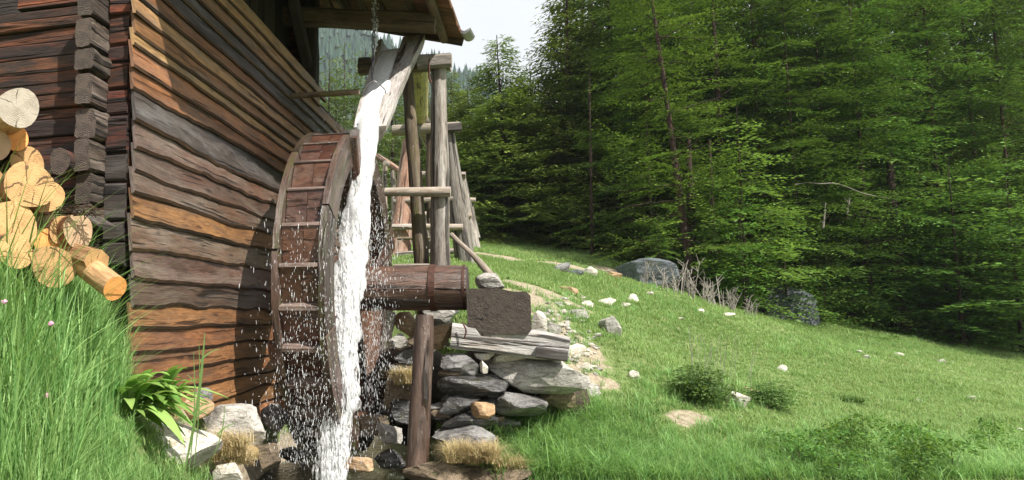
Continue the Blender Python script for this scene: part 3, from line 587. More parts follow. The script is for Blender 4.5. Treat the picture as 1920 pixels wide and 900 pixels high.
# body behind the siding, far wall, and loft parts coloured black for its shade
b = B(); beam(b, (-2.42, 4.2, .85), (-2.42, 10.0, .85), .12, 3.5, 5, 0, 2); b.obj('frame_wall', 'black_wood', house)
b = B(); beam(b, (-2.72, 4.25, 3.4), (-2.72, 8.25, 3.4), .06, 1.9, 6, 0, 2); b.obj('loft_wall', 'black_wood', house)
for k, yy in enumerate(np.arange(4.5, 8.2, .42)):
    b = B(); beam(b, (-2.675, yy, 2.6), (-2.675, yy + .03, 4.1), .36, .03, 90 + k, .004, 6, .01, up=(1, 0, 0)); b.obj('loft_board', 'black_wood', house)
b = B(); beam(b, (-7.0, 8.35, 1.6), (-2.5, 8.35, 1.6), .14, 4.6, 6, 0, 2); b.obj('far_wall', 'log_dark', house)
b = B(); beam(b, (-2.40, 8.18, 2.6), (-2.40, 8.20, 3.95), .17, .17, 7, .012, 12, .02, up=(1, 0, 0)); b.obj('loft_post', 'black_wood', house)
b = B(); beam(b, (-2.42, 7.3, 3.75), (-2.42, 8.12, 2.95), .1, .13, 8, .008, 10, .02, up=(1, 0, 0)); b.obj('loft_brace', 'black_wood', house)
b = B(); beam(b, (-2.46, 4.0, 3.84), (-2.46, 8.7, 3.84), .18, .16, 9, .008, 10, .02); b.obj('wall_plate', 'log_dark', house)

# roof: boards, purlins, cantilever beams, gutter
GN_, GF_ = 3.455, 8.78
def roofz(x): return 3.33 + 0.28 * (-0.637 - x)
def eavex(y): return -0.92 + (y - 3.455) / (8.75 - 3.455) * (0.92 - 0.637)
ro = B(); q = [(-9.5, GN_, roofz(-5.2) - .28 * 4.3), (-5.2, GN_, roofz(-5.2)), (eavex(GN_) - .02, GN_, roofz(eavex(GN_)))]
top = []
for yy in (GN_, GF_):
    for x in (-9.5, -5.2, eavex(yy) - .01): z = roofz(x) if x >= -5.2 else roofz(-5.2) - .28 * (-5.2 - x); top += [(x, yy, z + .045), (x, yy, z + .10)]
fs = [[1, 3, 9, 7], [3, 5, 11, 9], [0, 6, 8, 2], [2, 8, 10, 4], [0, 2, 3, 1], [2, 4, 5, 3], [6, 7, 9, 8], [8, 9, 11, 10], [4, 10, 11, 5], [0, 1, 7, 6]]
ro.add(top, fs); roof = ro.obj('roof', 'roof_beam', house)
yy = GN_; k = 0
while yy < GF_ - .05:
    w = random.uniform(.105, .165); w = min(w, GF_ - yy); yc = yy + w / 2; x1 = eavex(yc) + random.uniform(-.012, .012); b = B()
    beam(b, (-3.2, yc, roofz(-3.2) + .028), (x1, yc, roofz(x1) + .028), w - .007, .024 + random.uniform(0, .006), 120 + k, .003, 8, .004)
    b.obj('roof_board', 'roof_board', roof); yy += w; k += 1
for k, (x, yn, yf) in enumerate([(-.86, 3.6, 8.70), (-1.95, 3.5, 8.74), (-3.1, 3.5, 8.7)]):
    b = B(); pole(b, [(x - .12, yn, roofz(x - .12) - .055), (x, yf, roofz(x) - .055)], .052, .055, 10, .008, 130 + k, 0, None, 16); b.obj('purlin', 'roof_beam', roof)
e = PY(817, 42, 7.95)
for k, yb in enumerate([4.4, 6.15, 7.95]):
    b = B(); x1 = e[0] - (7.95 - yb) * .05; beam(b, (-3.4, yb, roofz(x1) - .11 + .36), (x1, yb, roofz(x1) - .15), .17, .2, 140 + k, .012, 16, .03); b.obj('cantilever_beam', 'roof_beam', roof)
for k, (px, py, Y) in enumerate([(622, 22, 8.3), (690, 33, 8.5), (726, 38, 8.5), (783, 55, 8.5)]):
    c = PY(px, py, Y); b = B(); pole(b, [c + (0, -.7, .05), c], .045, .05, 10, .006, 150 + k, 0, None, 6); b.obj('lath_stub', 'roof_beam', roof)
b = B(); beam(b, (-2.6, GF_ + .015, roofz(-2.6) + .0), (eavex(GF_), GF_ + .015, roofz(eavex(GF_)) + .0), .028, .13, 160, .003, 10, .004); b.obj('barge_board', 'roof_beam', roof)
gp = []
for a in np.linspace(-PI * .08, -PI * .98, 9): gp.append((math.cos(a) * .075, math.sin(a) * .075))
for a in np.linspace(-PI * .98, -PI * .08, 9): gp.append((math.cos(a) * .071, math.sin(a) * .071))
b = B(); b.sweep([(eavex(8.55) + .045, 8.55, roofz(-.637) + .075), (eavex(9.0) + .055, 8.86, roofz(-.637) + .085)], np.array(gp), (0, 0, 1), 0); b.obj('gutter', 'zinc', roof)

# step of grey board on the log pile corner and a plank box beneath it
b = B(); s0, s1 = PY(150, 398, 3.72), PY(202, 428, 3.70); mid = (s0 + s1) / 2 + (0, 0, .012)
b.sweep([s0, mid, s1 + (0, 0, .008)], rect(.16, .022, .005), (0, 0, 1), .003, 9, 5); o = b.obj('loose_board', 'siding_dark', label='short grey cupped board lying on the log pile by the house corner', cat='board')

# ================================================================== WATER WHEEL
WC = np.array([0, 6.84, 0.25]); RW = 1.50; XO, XI = -1.48, -1.83
wheel = thing('water_wheel', 'large overshot wooden water wheel with red-brown buckets between two rims', 'water wheel', (-1.65, 6.84, -1.22))
def wp(x, r, th): return np.array([x, WC[1] - r * math.cos(th), WC[2] + r * math.sin(th)])
for xr, nm in ((XI - .03, 'i'), (XO - .005, 'o')):
    nseg = 9
    for s in range(nseg):
        t0 = 2 * PI * s / nseg + (.17 if nm == 'i' else .42) + .006; t1 = t0 + 2 * PI / nseg - .012; b = B()
        n = 9; ths = np.linspace(t0, t1, n); ri, ro_ = RW - .30 + random.uniform(-.006, .006), RW + random.uniform(-.008, .008); tk = .055
        ring = []
        for th in ths: ring.append([wp(xr + tk / 2, ro_, th), wp(xr - tk / 2, ro_, th), wp(xr - tk / 2, ri, th), wp(xr + tk / 2, ri, th)])
        V = np.array(ring); V += (0.004 * sn(V, 6, s, 2))[..., None] * np.array([1, 0, 0]); f, uu = [], []
        for i in range(n - 1):
            for j in range(4):
                k = (j + 1) % 4; f.append([i * 4 + j, i * 4 + k, (i + 1) * 4 + k, (i + 1) * 4 + j]); a0, a1 = ths[i] * RW, ths[i + 1] * RW; v0, v1 = (0, .05, .35, .4, .7)[j], (0, .05, .35, .4, .7)[j + 1]
                uu.append([(a0, v0), (a0, v1), (a1, v1), (a1, v0)])
        f += [[3, 2, 1, 0], [(n - 1) * 4 + j for j in range(4)]]; uu += [[(0, 0), (0, .1), (.1, .1), (.1, 0)]] * 2
        b.add(V.reshape(-1, 3), f, uu); b.obj('rim_segment', 'wheel_rim', wheel)
NB = 28; x0, x1 = XI, XO
for s in range(NB):
    th = math.radians(5.6 + 360 / NB * s); b = B(); r = random.Random(s)
    # slanting bucket board under the shelf, shelf board with its pale edge
    pa, pb_ = wp(0, RW - .045, th - .012), wp(0, RW - .12, th - 2 * PI / NB + .02)
    d = pb_ - pa; nrm = np.array([0, -d[2], d[1]]); nrm /= np.linalg.norm(nrm)
    nb_ = 2
    for j in range(nb_):
        xa, xb = x0 + (x1 - x0) * j / nb_ + .002, x0 + (x1 - x0) * (j + 1) / nb_ - .002
        beam(b, (0, 0, 0), (0, 0, 1), .1, .1) if False else None
        cs = [pa, pb_]; o_ = nrm * r.uniform(0, .006); V = []
        for p in cs:
            for x in (xa, xb): V += [p + (x, 0, 0) + o_, p + (x, 0, 0) - nrm * .022]
        b.add(V, [[0, 2, 6, 4], [1, 5, 7, 3], [0, 4, 5, 1], [2, 3, 7, 6], [0, 1, 3, 2], [4, 6, 7, 5]], [[(0, xa), (0, xb), (.3, xb), (.3, xa)]] * 2 + [[(0, 0), (.3, 0), (.3, .03), (0, .03)]] * 4)
    b.obj('bucket_board', 'wheel_red', wheel)
    b = B(); p = wp(0, RW - .012, th); q = wp(0, RW - .28, th + .05)
    b.sweep([(x0 + .001, 0, 0), (x1 - .001, 0, 0)], np.array([(0, 0), (1, 0), (1, 1), (0, 1)]) * 0, (0, 0, 1)) if False else None
    t_ = np.array([0, math.sin(th), math.cos(th)]) * .030; V = [(x0 + .001, 0, 0) + p, (x1 - .001, 0, 0) + p, (x1 - .001, 0, 0) + q, (x0 + .001, 0, 0) + q]; V = [np.array(v) for v in V]; V += [v - t_ for v in V]
    b.add(V, [[0, 1, 2, 3], [7, 6, 5, 4], [0, 4, 5, 1], [1, 5, 6, 2], [2, 6, 7, 3], [3, 7, 4, 0]], [[(0, 0), (.35, 0), (.35, .27), (0, .27)]] * 2 + [[(0, 0), (0, .03), (.35, .03), (.35, 0)]] * 4)
    b.obj('shelf_board', 'wheel_edge', wheel)
b = B(); n = 56; V = []
for i in range(n):
    th = 2 * PI * i / n; V += [wp(x0, RW - .285, th), wp(x1, RW - .285, th), wp(x1, RW - .265, th), wp(x0, RW - .265, th)]
f = []; uu = []
for i in range(n):
    k = (i + 1) % n
    for j in range(4): jj = (j + 1) % 4; f.append([i * 4 + j, k * 4 + j, k * 4 + jj, i * 4 + jj]); uu.append([(i * .1, j * .2), (i * .1 + .1, j * .2), (i * .1 + .1, j * .2 + .2), (i * .1, j * .2 + .2)])
b.add(V, f, uu); b.obj('sole_ring', 'wheel_red', wheel)
for xr in (XI - .03, XO - .005):
    for k in range(4):
        th = math.radians(158 + 90 * k); b = B(); sx = (.045 if k in (0, 3) else -.09) if xr > -1.6 else -.055
        beam(b, wp(xr + sx, .16, th), wp(xr + sx, RW - .05, th), .13, .075, 200 + k, .006, 10, .012, up=(0, -math.sin(th) , math.cos(th)) if False else (1, 0, 0)); b.obj('spoke', 'shaft', wheel)
b = B(); pts = lerp((-2.55, WC[1], WC[2]), (-.50, WC[1], WC[2] - .005), 22); rr = [.208 if i < 21 else .198 for i in range(22)]
b.sweep(pts, [circ(r_, 22, irr=.01) for r_ in rr], (0, 0, 1), .008, 3, 7, 0, 1, smooth=True); shaft = b.obj('shaft', ['shaft', 'block_cut'], wheel)
for px in (813, 871):
    xx = PY(px, 540, WC[1])[0]; b = B(); b.sweep([(xx - .028, WC[1], WC[2]), (xx + .028, WC[1], WC[2])] if px == 813 else [(xx - .01, WC[1], WC[2]), (xx + .01, WC[1], WC[2])], circ(.219 if px == 813 else .210, 32), (0, 0, 1), smooth=False); b.obj('iron_band', 'iron', shaft)

# bearing block, timbers and prop under the shaft
b = B(); c0 = PY(935, 583, 6.5); w_, h_ = PY(995, 583, 6.5)[0] - PY(876, 583, 6.5)[0], PY(935, 541, 6.5)[2] - PY(935, 626, 6.5)[2]
prof = rect(w_, h_, .035, 4); prof[:, 1] += np.where((prof[:, 0] > 0) & (prof[:, 1] > 0), -.0, 0); prof[:, 1] -= np.where((prof[:, 1] > 0), (prof[:, 0] < -.1) * .03, 0); prof[:, 1] -= np.where(prof[:, 1] < 0, (prof[:, 0] + w_ / 2) * -.0 + (prof[:, 0] > 0) * .02, 0)
prof[:, 0] *= -1; prof = prof[::-1]
b.sweep(lerp((c0[0], 7.7, c0[2] + .02), (c0[0], 6.5, c0[2]), 10), prof * np.array([-1, 1]), (0, 0, 1), .006, 4, 3, 0, 1)
b.obj('bearing_block', ['black_wood', 'block_cut'], label='massive dark squared bearing block with cracked end carrying the wheel shaft', cat='timber block', loc=(c0[0], 7, c0[2] - h_ / 2))
b = B(); p0, p1 = PY(846, 628, 6.62), PY(1062, 652, 6.72)
ps = lerp(p0, p1, 22); b.sweep(ps, [rect(.30, .235 * (1 - .25 * max(0, t - .8) / .2), .03, 4) for t in np.linspace(0, 1, 22)], (0, 0, 1), .022, 5, 8, 0, 0); b.obj('sill_timber', 'timber_white', label='grey weathered split timber lying across the stone wall under the bearing block', cat='timber', loc=(0, 6.7, -.4))
b = B(); p0, p1 = PY(1005, 660, 6.50), PY(1064, 668, 6.50); beam(b, p0, p1, .1, .085, 4, .006, 6, .01); b.obj('timber_offcut', 'siding_dark', label='short dark offcut tucked under the right end of the grey timber', cat='timber', loc=tuple(p0 + (0, 0, -.05)))
zc = PY(868, 620, 6.44); b = B(); pts = [zc + (.0, 0, .07), zc + (.03, -.015, .0), zc + (.01, -.01, -.07)]; pole(b, pts, .007, .007, 6, 0, 1, seg=8); b.obj('iron_dog', 'iron', label='thin curved iron dog hammered into the grey timber', cat='iron hook', loc=tuple(zc))
b = B(); top = PY(797, 592, 6.2); bot = PY(783, 878, 6.05); pole(b, [bot, (bot + top) / 2 + (-.0, 0, 0), top], .098, .078, 14, .016, 17, 0, 1, 22, .05); kn = PY(797, 612, 6.115)
post = b.obj('prop_post', ['wet_post', 'log_end_cut'], label='wet brown round post standing in the stream in front of the stone wall', cat='post', loc=tuple(bot))
b = B(); pole(b, [kn + (0, .04, 0), kn + (.01, -.012, 0)], .036, .026, 10, .004, 3, 0, 0, 5); b.obj('knot', 'wet_post', post)

# ================================================================== FLUME AND ITS FRAMES
def frame_root(lbl, Y, x): return thing('trestle', lbl, 'trestle', (x, Y, h1(x, Y)), 'trestles carrying the flume up the slope')
def post_(root, a, bt, Y, r0, r1, mat, seed, name='post', Yb=None, lab=None, amp=.014):
    b = B(); pole(b, [PY(*bt, Yb or Y), (PY(*bt, Yb or Y) + PY(*a, Y)) / 2 + (random.uniform(-.02, .02), 0, 0), PY(*a, Y)], r0, r1, 14, amp, seed, 0, 1, 22, .06); return b.obj(name, [mat, 'cut_grey'], root, label=lab)
fr = frame_root('nearest trestle of split grey posts under the trough by the wheel', 8.5, -1.05)
post_(fr, (823, 128), (828, 650), 8.45, .128, .100, 'grey_post', 301, lab='thick cracked grey post')
post_(fr, (763, 135), (800, 620), 8.55, .095, .072, 'brown_post', 302, lab='thin mossy brown post')
b = B(); L0, L1 = PY(674, 128, 8.45), PY(845, 115, 8.45); beam(b, L0 + (0, 0, .02), L1, .20, .185, 305, .014, 16, .05, 0, 1, sub=2); b.obj('cross_beam', ['brown_post', 'cut_grey'], fr)
b = B(); L0, L1 = PY(783, 118, 8.33), PY(847, 113, 8.33); beam(b, L0, L1, .10, .15, 306, .012, 8, .04, 0, 1); b.obj('cross_beam', ['grey_post', 'cut_grey'], fr)
b = B(); q = PY(805, 112, 8.30); pts = [q + (.02, 0, .03), q + (-.0, -.02, -.0), q + (-.005, -.01, -.22), q + (.02, 0, -.28)]; pole(b, pts, .012, .012, 6, 0, 2, seg=10); b.obj('iron_strap', 'iron', fr)
b = B(); pole(b, [PY(722, 360, 8.30), PY(845, 360, 8.30)], .050, .055, 12, .007, 307, 0, 1, 14, .05); b.obj('rung', ['pale_pole', 'cut_grey'], fr)
b = B(); pole(b, [PY(738, 498, 8.2), PY(805, 497, 8.2)], .02, .02, 8, .004, 309, 0, None, 6); b.obj('rung', 'pale_pole', fr)
fr2 = frame_root('second trestle with a red peeled post and a light cross beam', 12, -.9)
post_(fr2, (768, 262), (740, 545), 12.0, .21, .12, 'red_post', 311, lab='thick peeled reddish post', amp=.03)
post_(fr2, (843, 252), (880, 540), 12.0, .18, .10, 'grey_post', 312, amp=.02)
post_(fr2, (808, 250), (812, 540), 12.1, .09, .09, 'brown_post', 313)
b = B(); pole(b, [PY(736, 245, 12), PY(862, 238, 12)], .085, .085, 12, .01, 314, 0, 1, 12); b.obj('cross_beam', ['pale_pole', 'cut_grey'], fr2)
b = B(); beam(b, PY(838, 240, 11.85), PY(866, 238, 11.85), .1, .14, 315, .006, 5, .02); b.obj('cross_beam', 'siding_dark', fr2)
b = B(); pole(b, [PY(736, 425, 11.8), PY(868, 426, 11.8)], .055, .06, 12, .008, 316, 0, 1, 14); b.obj('rung', ['pale_pole', 'cut_grey'], fr2)
b = B(); pole(b, [PY(745, 447, 11.3), PY(806, 446, 11.3)], .028, .028, 8, .004, 317, 0, None, 8); b.obj('rung', 'brown_post', fr2)
post_(fr2, (757, 300), (752, 545), 12.4, .06, .06, 'pale_pole', 361); post_(fr2, (818, 262), (830, 545), 12.3, .10, .09, 'grey_post', 362)
b = B(); pole(b, [PY(738, 378, 11.9), PY(862, 372, 11.9)], .04, .045, 10, .008, 363, 0, 1, 12); b.obj('rung', ['pale_pole', 'cut_grey'], fr2)
b = B(); pole(b, [PY(742, 478, 11.7), PY(850, 470, 11.9)], .05, .05, 10, .008, 364, 0, 1, 12); b.obj('rung', ['grey_post', 'cut_grey'], fr2)
b = B(); pole(b, [PY(770, 300, 12.0), PY(812, 480, 12.0)], .035, .035, 8, .008, 365, 0, None, 12); b.obj('brace', 'grey_post', fr2)
fr3 = frame_root('third trestle, half hidden, with a pale beam end showing right of the big post', 16.5, -.5)
post_(fr3, (866, 330), (893, 480), 16.5, .13, .085, 'grey_post', 321)
post_(fr3, (786, 332), (776, 480), 16.5, .12, .085, 'grey_post', 322)
b = B(); pole(b, [PY(772, 326, 16.4), PY(873, 328, 16.4)], .075, .075, 10, .008, 323, 0, 1, 10); b.obj('cross_beam', ['pale_pole', 'cut_grey'], fr3)
b = B(); pole(b, [PY(740, 400, 16.4), PY(884, 404, 16.4)], .06, .06, 10, .008, 324, 0, 1, 10); b.obj('rung', ['pale_pole', 'cut_grey'], fr3)
fr4 = frame_root('fourth small trestle whose beam end shows in front of the dark forest', 20.5, -.2)
post_(fr4, (882, 378), (896, 446), 20.5, .085, .07, 'grey_post', 331); post_(fr4, (820, 378), (812, 450), 20.5, .085, .07, 'grey_post', 332)
b = B(); pole(b, [PY(806, 376, 20.4), PY(892, 375, 20.4)], .065, .065, 10, .006, 333, 0, 1, 8); b.obj('cross_beam', ['pale_pole', 'cut_grey'], fr4)
fr5 = frame_root('farthest tiny trestle at the top of the slope beside the fallen log', 25, .2)
post_(fr5, (888, 410), (893, 432), 25, .07, .06, 'pale_pole', 341); post_(fr5, (845, 410), (842, 440), 25, .07, .06, 'pale_pole', 342)
b = B(); pole(b, [PY(836, 410, 24.9), PY(897, 408, 24.9)], .07, .07, 10, .006, 343, 0, 1, 8); b.obj('cross_beam', ['pale_pole', 'cut_grey'], fr5)
b = B(); pole(b, [PY(850, 420, 24.9), PY(899, 422, 24.9)], .08, .08, 10, .006, 344, 0, 1, 8); b.obj('rung', ['pale_pole', 'cut_grey'], fr5)
# small side trestle seen left of the red post
fr6 = thing('trestle', 'small pale side trestle visible between the wheel rim and the red post', 'trestle', tuple(PY(728, 380, 15)), 'trestles carrying the flume up the slope')
for k, (a, c) in enumerate([((722, 300), (722, 420)), ((736, 312), (738, 420)), ((778, 345), (780, 420))]): post_(fr6, a, c, 15, .07, .055, 'pale_pole', 350 + k)
b = B(); pole(b, [PY(706, 292, 14.8), PY(752, 322, 14.8)], .06, .06, 10, .01, 356, 0, 1, 8); b.obj('cross_beam', ['red_post', 'cut_grey'], fr6)
b = B(); pole(b, [PY(722, 305, 14.6), PY(748, 320, 15.3)], .05, .05, 10, .01, 357, 0, 1, 8); b.obj('cross_beam', ['pale_pole', 'cut_grey'], fr6)

def hollow(name, path, w, h, th, mat, seed, amp=.012, up=(0, 0, 1)):
    """hollowed log: outer round belly, inner channel, closed wall ends"""
    b = B(); pr = []; N_ = 13; ths = th if hasattr(th, '__len__') else [th] * len(w)
    for (ww, hh, th) in zip(w, h, ths):
        o_ = [(math.cos(a) * ww / 2, math.sin(a) * hh) for a in np.linspace(PI, PI * 2, N_)]
        i_ = [(math.cos(a) * (ww / 2 - th) + th * .62, math.sin(a) * (hh - th * 1.1)) for a in np.linspace(PI * 2, PI, N_)]
        pr.append(np.array(o_ + i_))
    b.sweep(path, pr, up, amp, 3.5, seed, 0, None, caps=(False, False), smooth=False)
    V = b.v[0]; m = len(pr)
    for e in (0, m - 1):
        o0 = e * 2 * N_
        b.add(V[o0:o0 + 2 * N_], [[i, i + 1, 2 * N_ - 2 - i, 2 * N_ - 1 - i] for i in range(N_ - 1)], [[(i * .05, 0), (i * .05 + .05, 0), (i * .05 + .05, .06), (i * .05, .06)] for i in range(N_ - 1)])
    return b
tp = [PY(752, 70, 8.5), PY(738, 108, 8.05), PY(718, 160, 7.45), PY(700, 212, 6.95), PY(694, 236, 6.72)]
ts = np.linspace(0, 1, 18); tpp = np.stack([np.interp(ts, np.linspace(0, 1, 5), [p[k] for p in tp]) for k in range(3)], 1)
b = hollow('trough', tpp, np.interp(ts, [0, .3, .7, 1], [.56, .47, .38, .33]), np.interp(ts, [0, .3, 1], [.34, .28, .21]), np.interp(ts, [0, .4, 1], [.16, .115, .07]), 'trough', 401, .03)
trough = b.obj('chute_trough', 'trough', label='steep hollowed-log chute pouring water down beside the wheel', cat='water trough', loc=tuple(tp[0]))
# water sliding in the chute
b = B(); pr = [np.array([(math.cos(a) * w_ + .05, .016 * math.sin(a) - hh + d_) for a in np.linspace(0, 2 * PI, 13)[:-1]]) for w_, hh, d_ in zip(np.interp(ts, [0, .3, .7, 1], [.16, .15, .13, .115]), np.interp(ts, [0, .3, 1], [.30, .24, .19]), np.interp(ts, [0, .3, 1], [.25, .21, .175]))]
b.sweep(tpp[2:] + np.array([0, -.01, 0]), pr[2:], (0, 0, 1), .012, 12, 5, 0, None, smooth=True); b.obj('running_water', 'chute_water', trough)
fl = thing('flume', 'long mossy yellow hollowed-log flume leading down to the chute from behind', 'flume', (-1.1, 10, 2.9))
b = hollow('f', lerp(PY(783, 140, 8.7) + (0, 0, .22), PY(786, 238, 12.1) + (0, 0, .24), 12), [.30] * 12, [.22] * 12, .04, 'flume', 405); b.obj('log_channel', 'flume', fl)
b = hollow('f', lerp(PY(786, 238, 12.15) + (0, 0, .22), PY(826, 326, 16.6) + (0, 0, .26), 12), [.28] * 12, [.2] * 12, .04, 'flume', 406); b.obj('log_channel', 'pale_pole', fl)
b = hollow('f', lerp(PY(826, 326, 16.65) + (0, 0, .22), PY(850, 376, 20.6) + (0, 0, .26), 12), [.28] * 12, [.2] * 12, .04, 'flume', 407); b.obj('log_channel', 'pale_pole', fl)
# loose poles
b = B(); pole(b, [PY(542, 180, 7.14), PY(610, 176, 7.1), PY(674, 172, 7.1)], .026, .032, 10, .006, 410, 0, None, 10); b.obj('stay_pole', 'brown_post', label='thin dark pole running level from the siding to the chute', cat='pole', loc=tuple(PY(542, 180, 7.14)))
b = B(); pole(b, [PY(846, 440, 8.6), PY(892, 483, 8.3), PY(932, 530, 7.9)], .026, .040, 10, .008, 411, 0, None, 14); b.obj('leaning_pole', 'pale_pole', label='slim bare pole leaning from the big post down to the bearing block', cat='pole', loc=tuple(PY(932, 530, 7.9)))

# chain and wire bail
ch = thing('hanging_chain', 'thin chain with a wire bail hanging from the roof and holding the chute', 'chain', tuple(PY(700, 150, 7.4)))
ctop, cbot = PY(704, -40, 7.45), PY(698, 150, 7.42); nl = 17
ll = np.linalg.norm(ctop - cbot) / nl
for k in range(nl):
    c = ctop + (cbot - ctop) * (k + .5) / nl; b = B(); ax = np.array([1, 0, 0]) if k % 2 else np.array([.25, .97, 0]); pts = []
    for a in np.linspace(0, 2 * PI, 13): pts.append(c + ax * math.cos(a) * ll * .22 + np.array([0, 0, 1]) * math.sin(a) * ll * .62)
    b.sweep(pts, circ(.0065, 6), tuple(np.cross(ax, (0, 0, 1))), caps=(False, False), smooth=True); b.obj('link', 'chain_metal', ch)
b = B(); bl = [PY(678, 190, 7.3), PY(680, 170, 7.25), PY(690, 156, 7.22), PY(698, 150, 7.2), PY(708, 155, 7.22), PY(722, 168, 7.28), PY(727, 192, 7.4)]
pole(b, bl, .007, .007, 6, 0, 3, seg=24, irr=0); b.obj('bail', 'chain_metal', ch)

# ================================================================== FALLING WATER
jp = [(693, 226, 6.76), (681, 300, 6.52), (670, 400, 6.36), (660, 480, 6.25), (652, 560, 6.15), (645, 640, 6.06), (640, 720, 5.98), (628, 800, 5.90), (623, 870, 5.85), (621, 925, 5.82)]
jpts = np.array([PY(*q) for q in jp]); tt = np.linspace(0, 1, 110); cum = np.linspace(0, 1, len(jp)); path = np.stack([np.interp(tt, cum, jpts[:, k]) for k in range(3)], 1)
wj = np.interp(tt, [0, .1, .3, .5, .65, .8, 1], [.108, .112, .114, .108, .118, .095, .082])
b = B(); prs = []
for i, t_ in enumerate(tt):
    a = np.arange(34) / 34 * 2 * PI; q = np.stack([np.cos(a) * 1.0, np.sin(a) * 1.0, np.full(34, t_ * 5)], 1)
    rag = 0.14 + 0.62 * min(1, t_ * 1.6); rr = wj[i] * np.maximum(.25, 1 + rag * sn(q * np.array([1, 1, 1.6]), 2.1, 3, 4) + rag * .7 * sn(q * np.array([1, 1, 1.4]), 6, 4, 2))
    prs.append(np.stack([np.cos(a) * rr, np.sin(a) * rr * .75], 1))
b.sweep(path, prs, (0, 1, 0), 0, smooth=True); jet = b.obj('falling_water', 'white_water', label='white column of water falling from the chute in front of the wheel', cat='waterfall', loc=tuple(path[-1]))
ov, of_ = ico(1)
def dropset(name, cs, ws, hs, mat, **kw):
    b = B(); tilt = rng.normal(0, .12, len(cs))
    V = ov[None] * np.stack([ws, ws, hs], 1)[:, None, :]; V[..., 0] += V[..., 2] * tilt[:, None]; V += cs[:, None, :]
    nv = len(ov); b.v.append(V.reshape(-1, 3)); b.n = len(cs) * nv; fo = np.array(of_)
    b.f = (fo[None] + (np.arange(len(cs)) * nv)[:, None, None]).reshape(-1, 3).tolist(); m = len(b.f)
    b.uv = [[(0, 0)] * 3] * m; b.mi = [0] * m; b.smooth = [True] * m
    return b.obj(name, mat, kw.pop('parent', None), **kw)
# ragged strands torn off the column
n = 2600; ti = rng.beta(1.8, 1.15, n); i_ = (ti * 109).astype(int); sd = wj[i_] * (.62 + .38 * ti)
ang = rng.uniform(0, 2 * PI, n); rad = sd * (0.9 + np.abs(rng.normal(0, .38, n)) * (0.25 + ti))
cs = path[i_] + np.stack([np.cos(ang) * rad, np.sin(ang) * rad, rng.normal(0, .03, n)], 1)
sz = rng.uniform(.0015, .008, n) * (1.0 - .5 * np.clip(rad / .3, 0, 1)); dropset('water_strands', cs, sz, sz * rng.uniform(3, 11, n), 'white_water', parent=jet, kind='stuff')
# spray thrown around wheel and pool
n = 8000; cs = []
for _ in range(n):
    u = rng.uniform()
    if u < .27:   # curtain left of the column, in front of and below the wheel
        px = rng.normal(568, 40); py = 380 + 490 * rng.beta(1.8, 1.15); d = rng.uniform(5.2, 6.1) if px < 600 else rng.uniform(5.0, 5.5)
    elif u < .57: # beside the column all the way down
        py = rng.uniform(260, 880); px = np.interp(py, [240, 900], [690, 622]) + rng.normal(0, 32 + .045 * (py - 240)); d = rng.uniform(5.9, 6.4)
    elif u < .82: # right side, off the wet wheel
        py = rng.uniform(290, 830); px = rng.normal(np.interp(py, [290, 560, 830], [706, 706, 700]), 17); d = rng.uniform(6.3, 7.0)
    elif u < .88: px, py, d = rng.normal(610, 80), rng.normal(850, 30), rng.uniform(5.7, 6.6)
    else: px, py, d = rng.normal(640, 45), rng.uniform(190, 330), rng.uniform(6.6, 7.6)
    cs.append(P(px, py, d))
cs = np.array(cs); sz = np.abs(rng.normal(.0, .0008, n)) + .0007; st = np.where(cs[:, 2] > 0.9, rng.uniform(1, 2, n), rng.uniform(3.5, 13, n))
dropset('spray', cs, sz, sz * st, 'droplets', kind='stuff', label='fine spray of bright drops thrown off the wheel and the falling water', cat='spray')
n = 260; q = PY(703, 20, 7.45); cs = np.stack([rng.normal(q[0], .018, n), rng.normal(q[1], .018, n), rng.uniform(PY(700, 95, 7.45)[2], PY(703, -60, 7.45)[2], n)], 1)
sz = rng.uniform(.003, .007, n); dropset('trickle', cs, sz, sz * rng.uniform(1, 3, n), 'droplets', kind='stuff', label='glittering trickle of drops running down the chain', cat='spray')

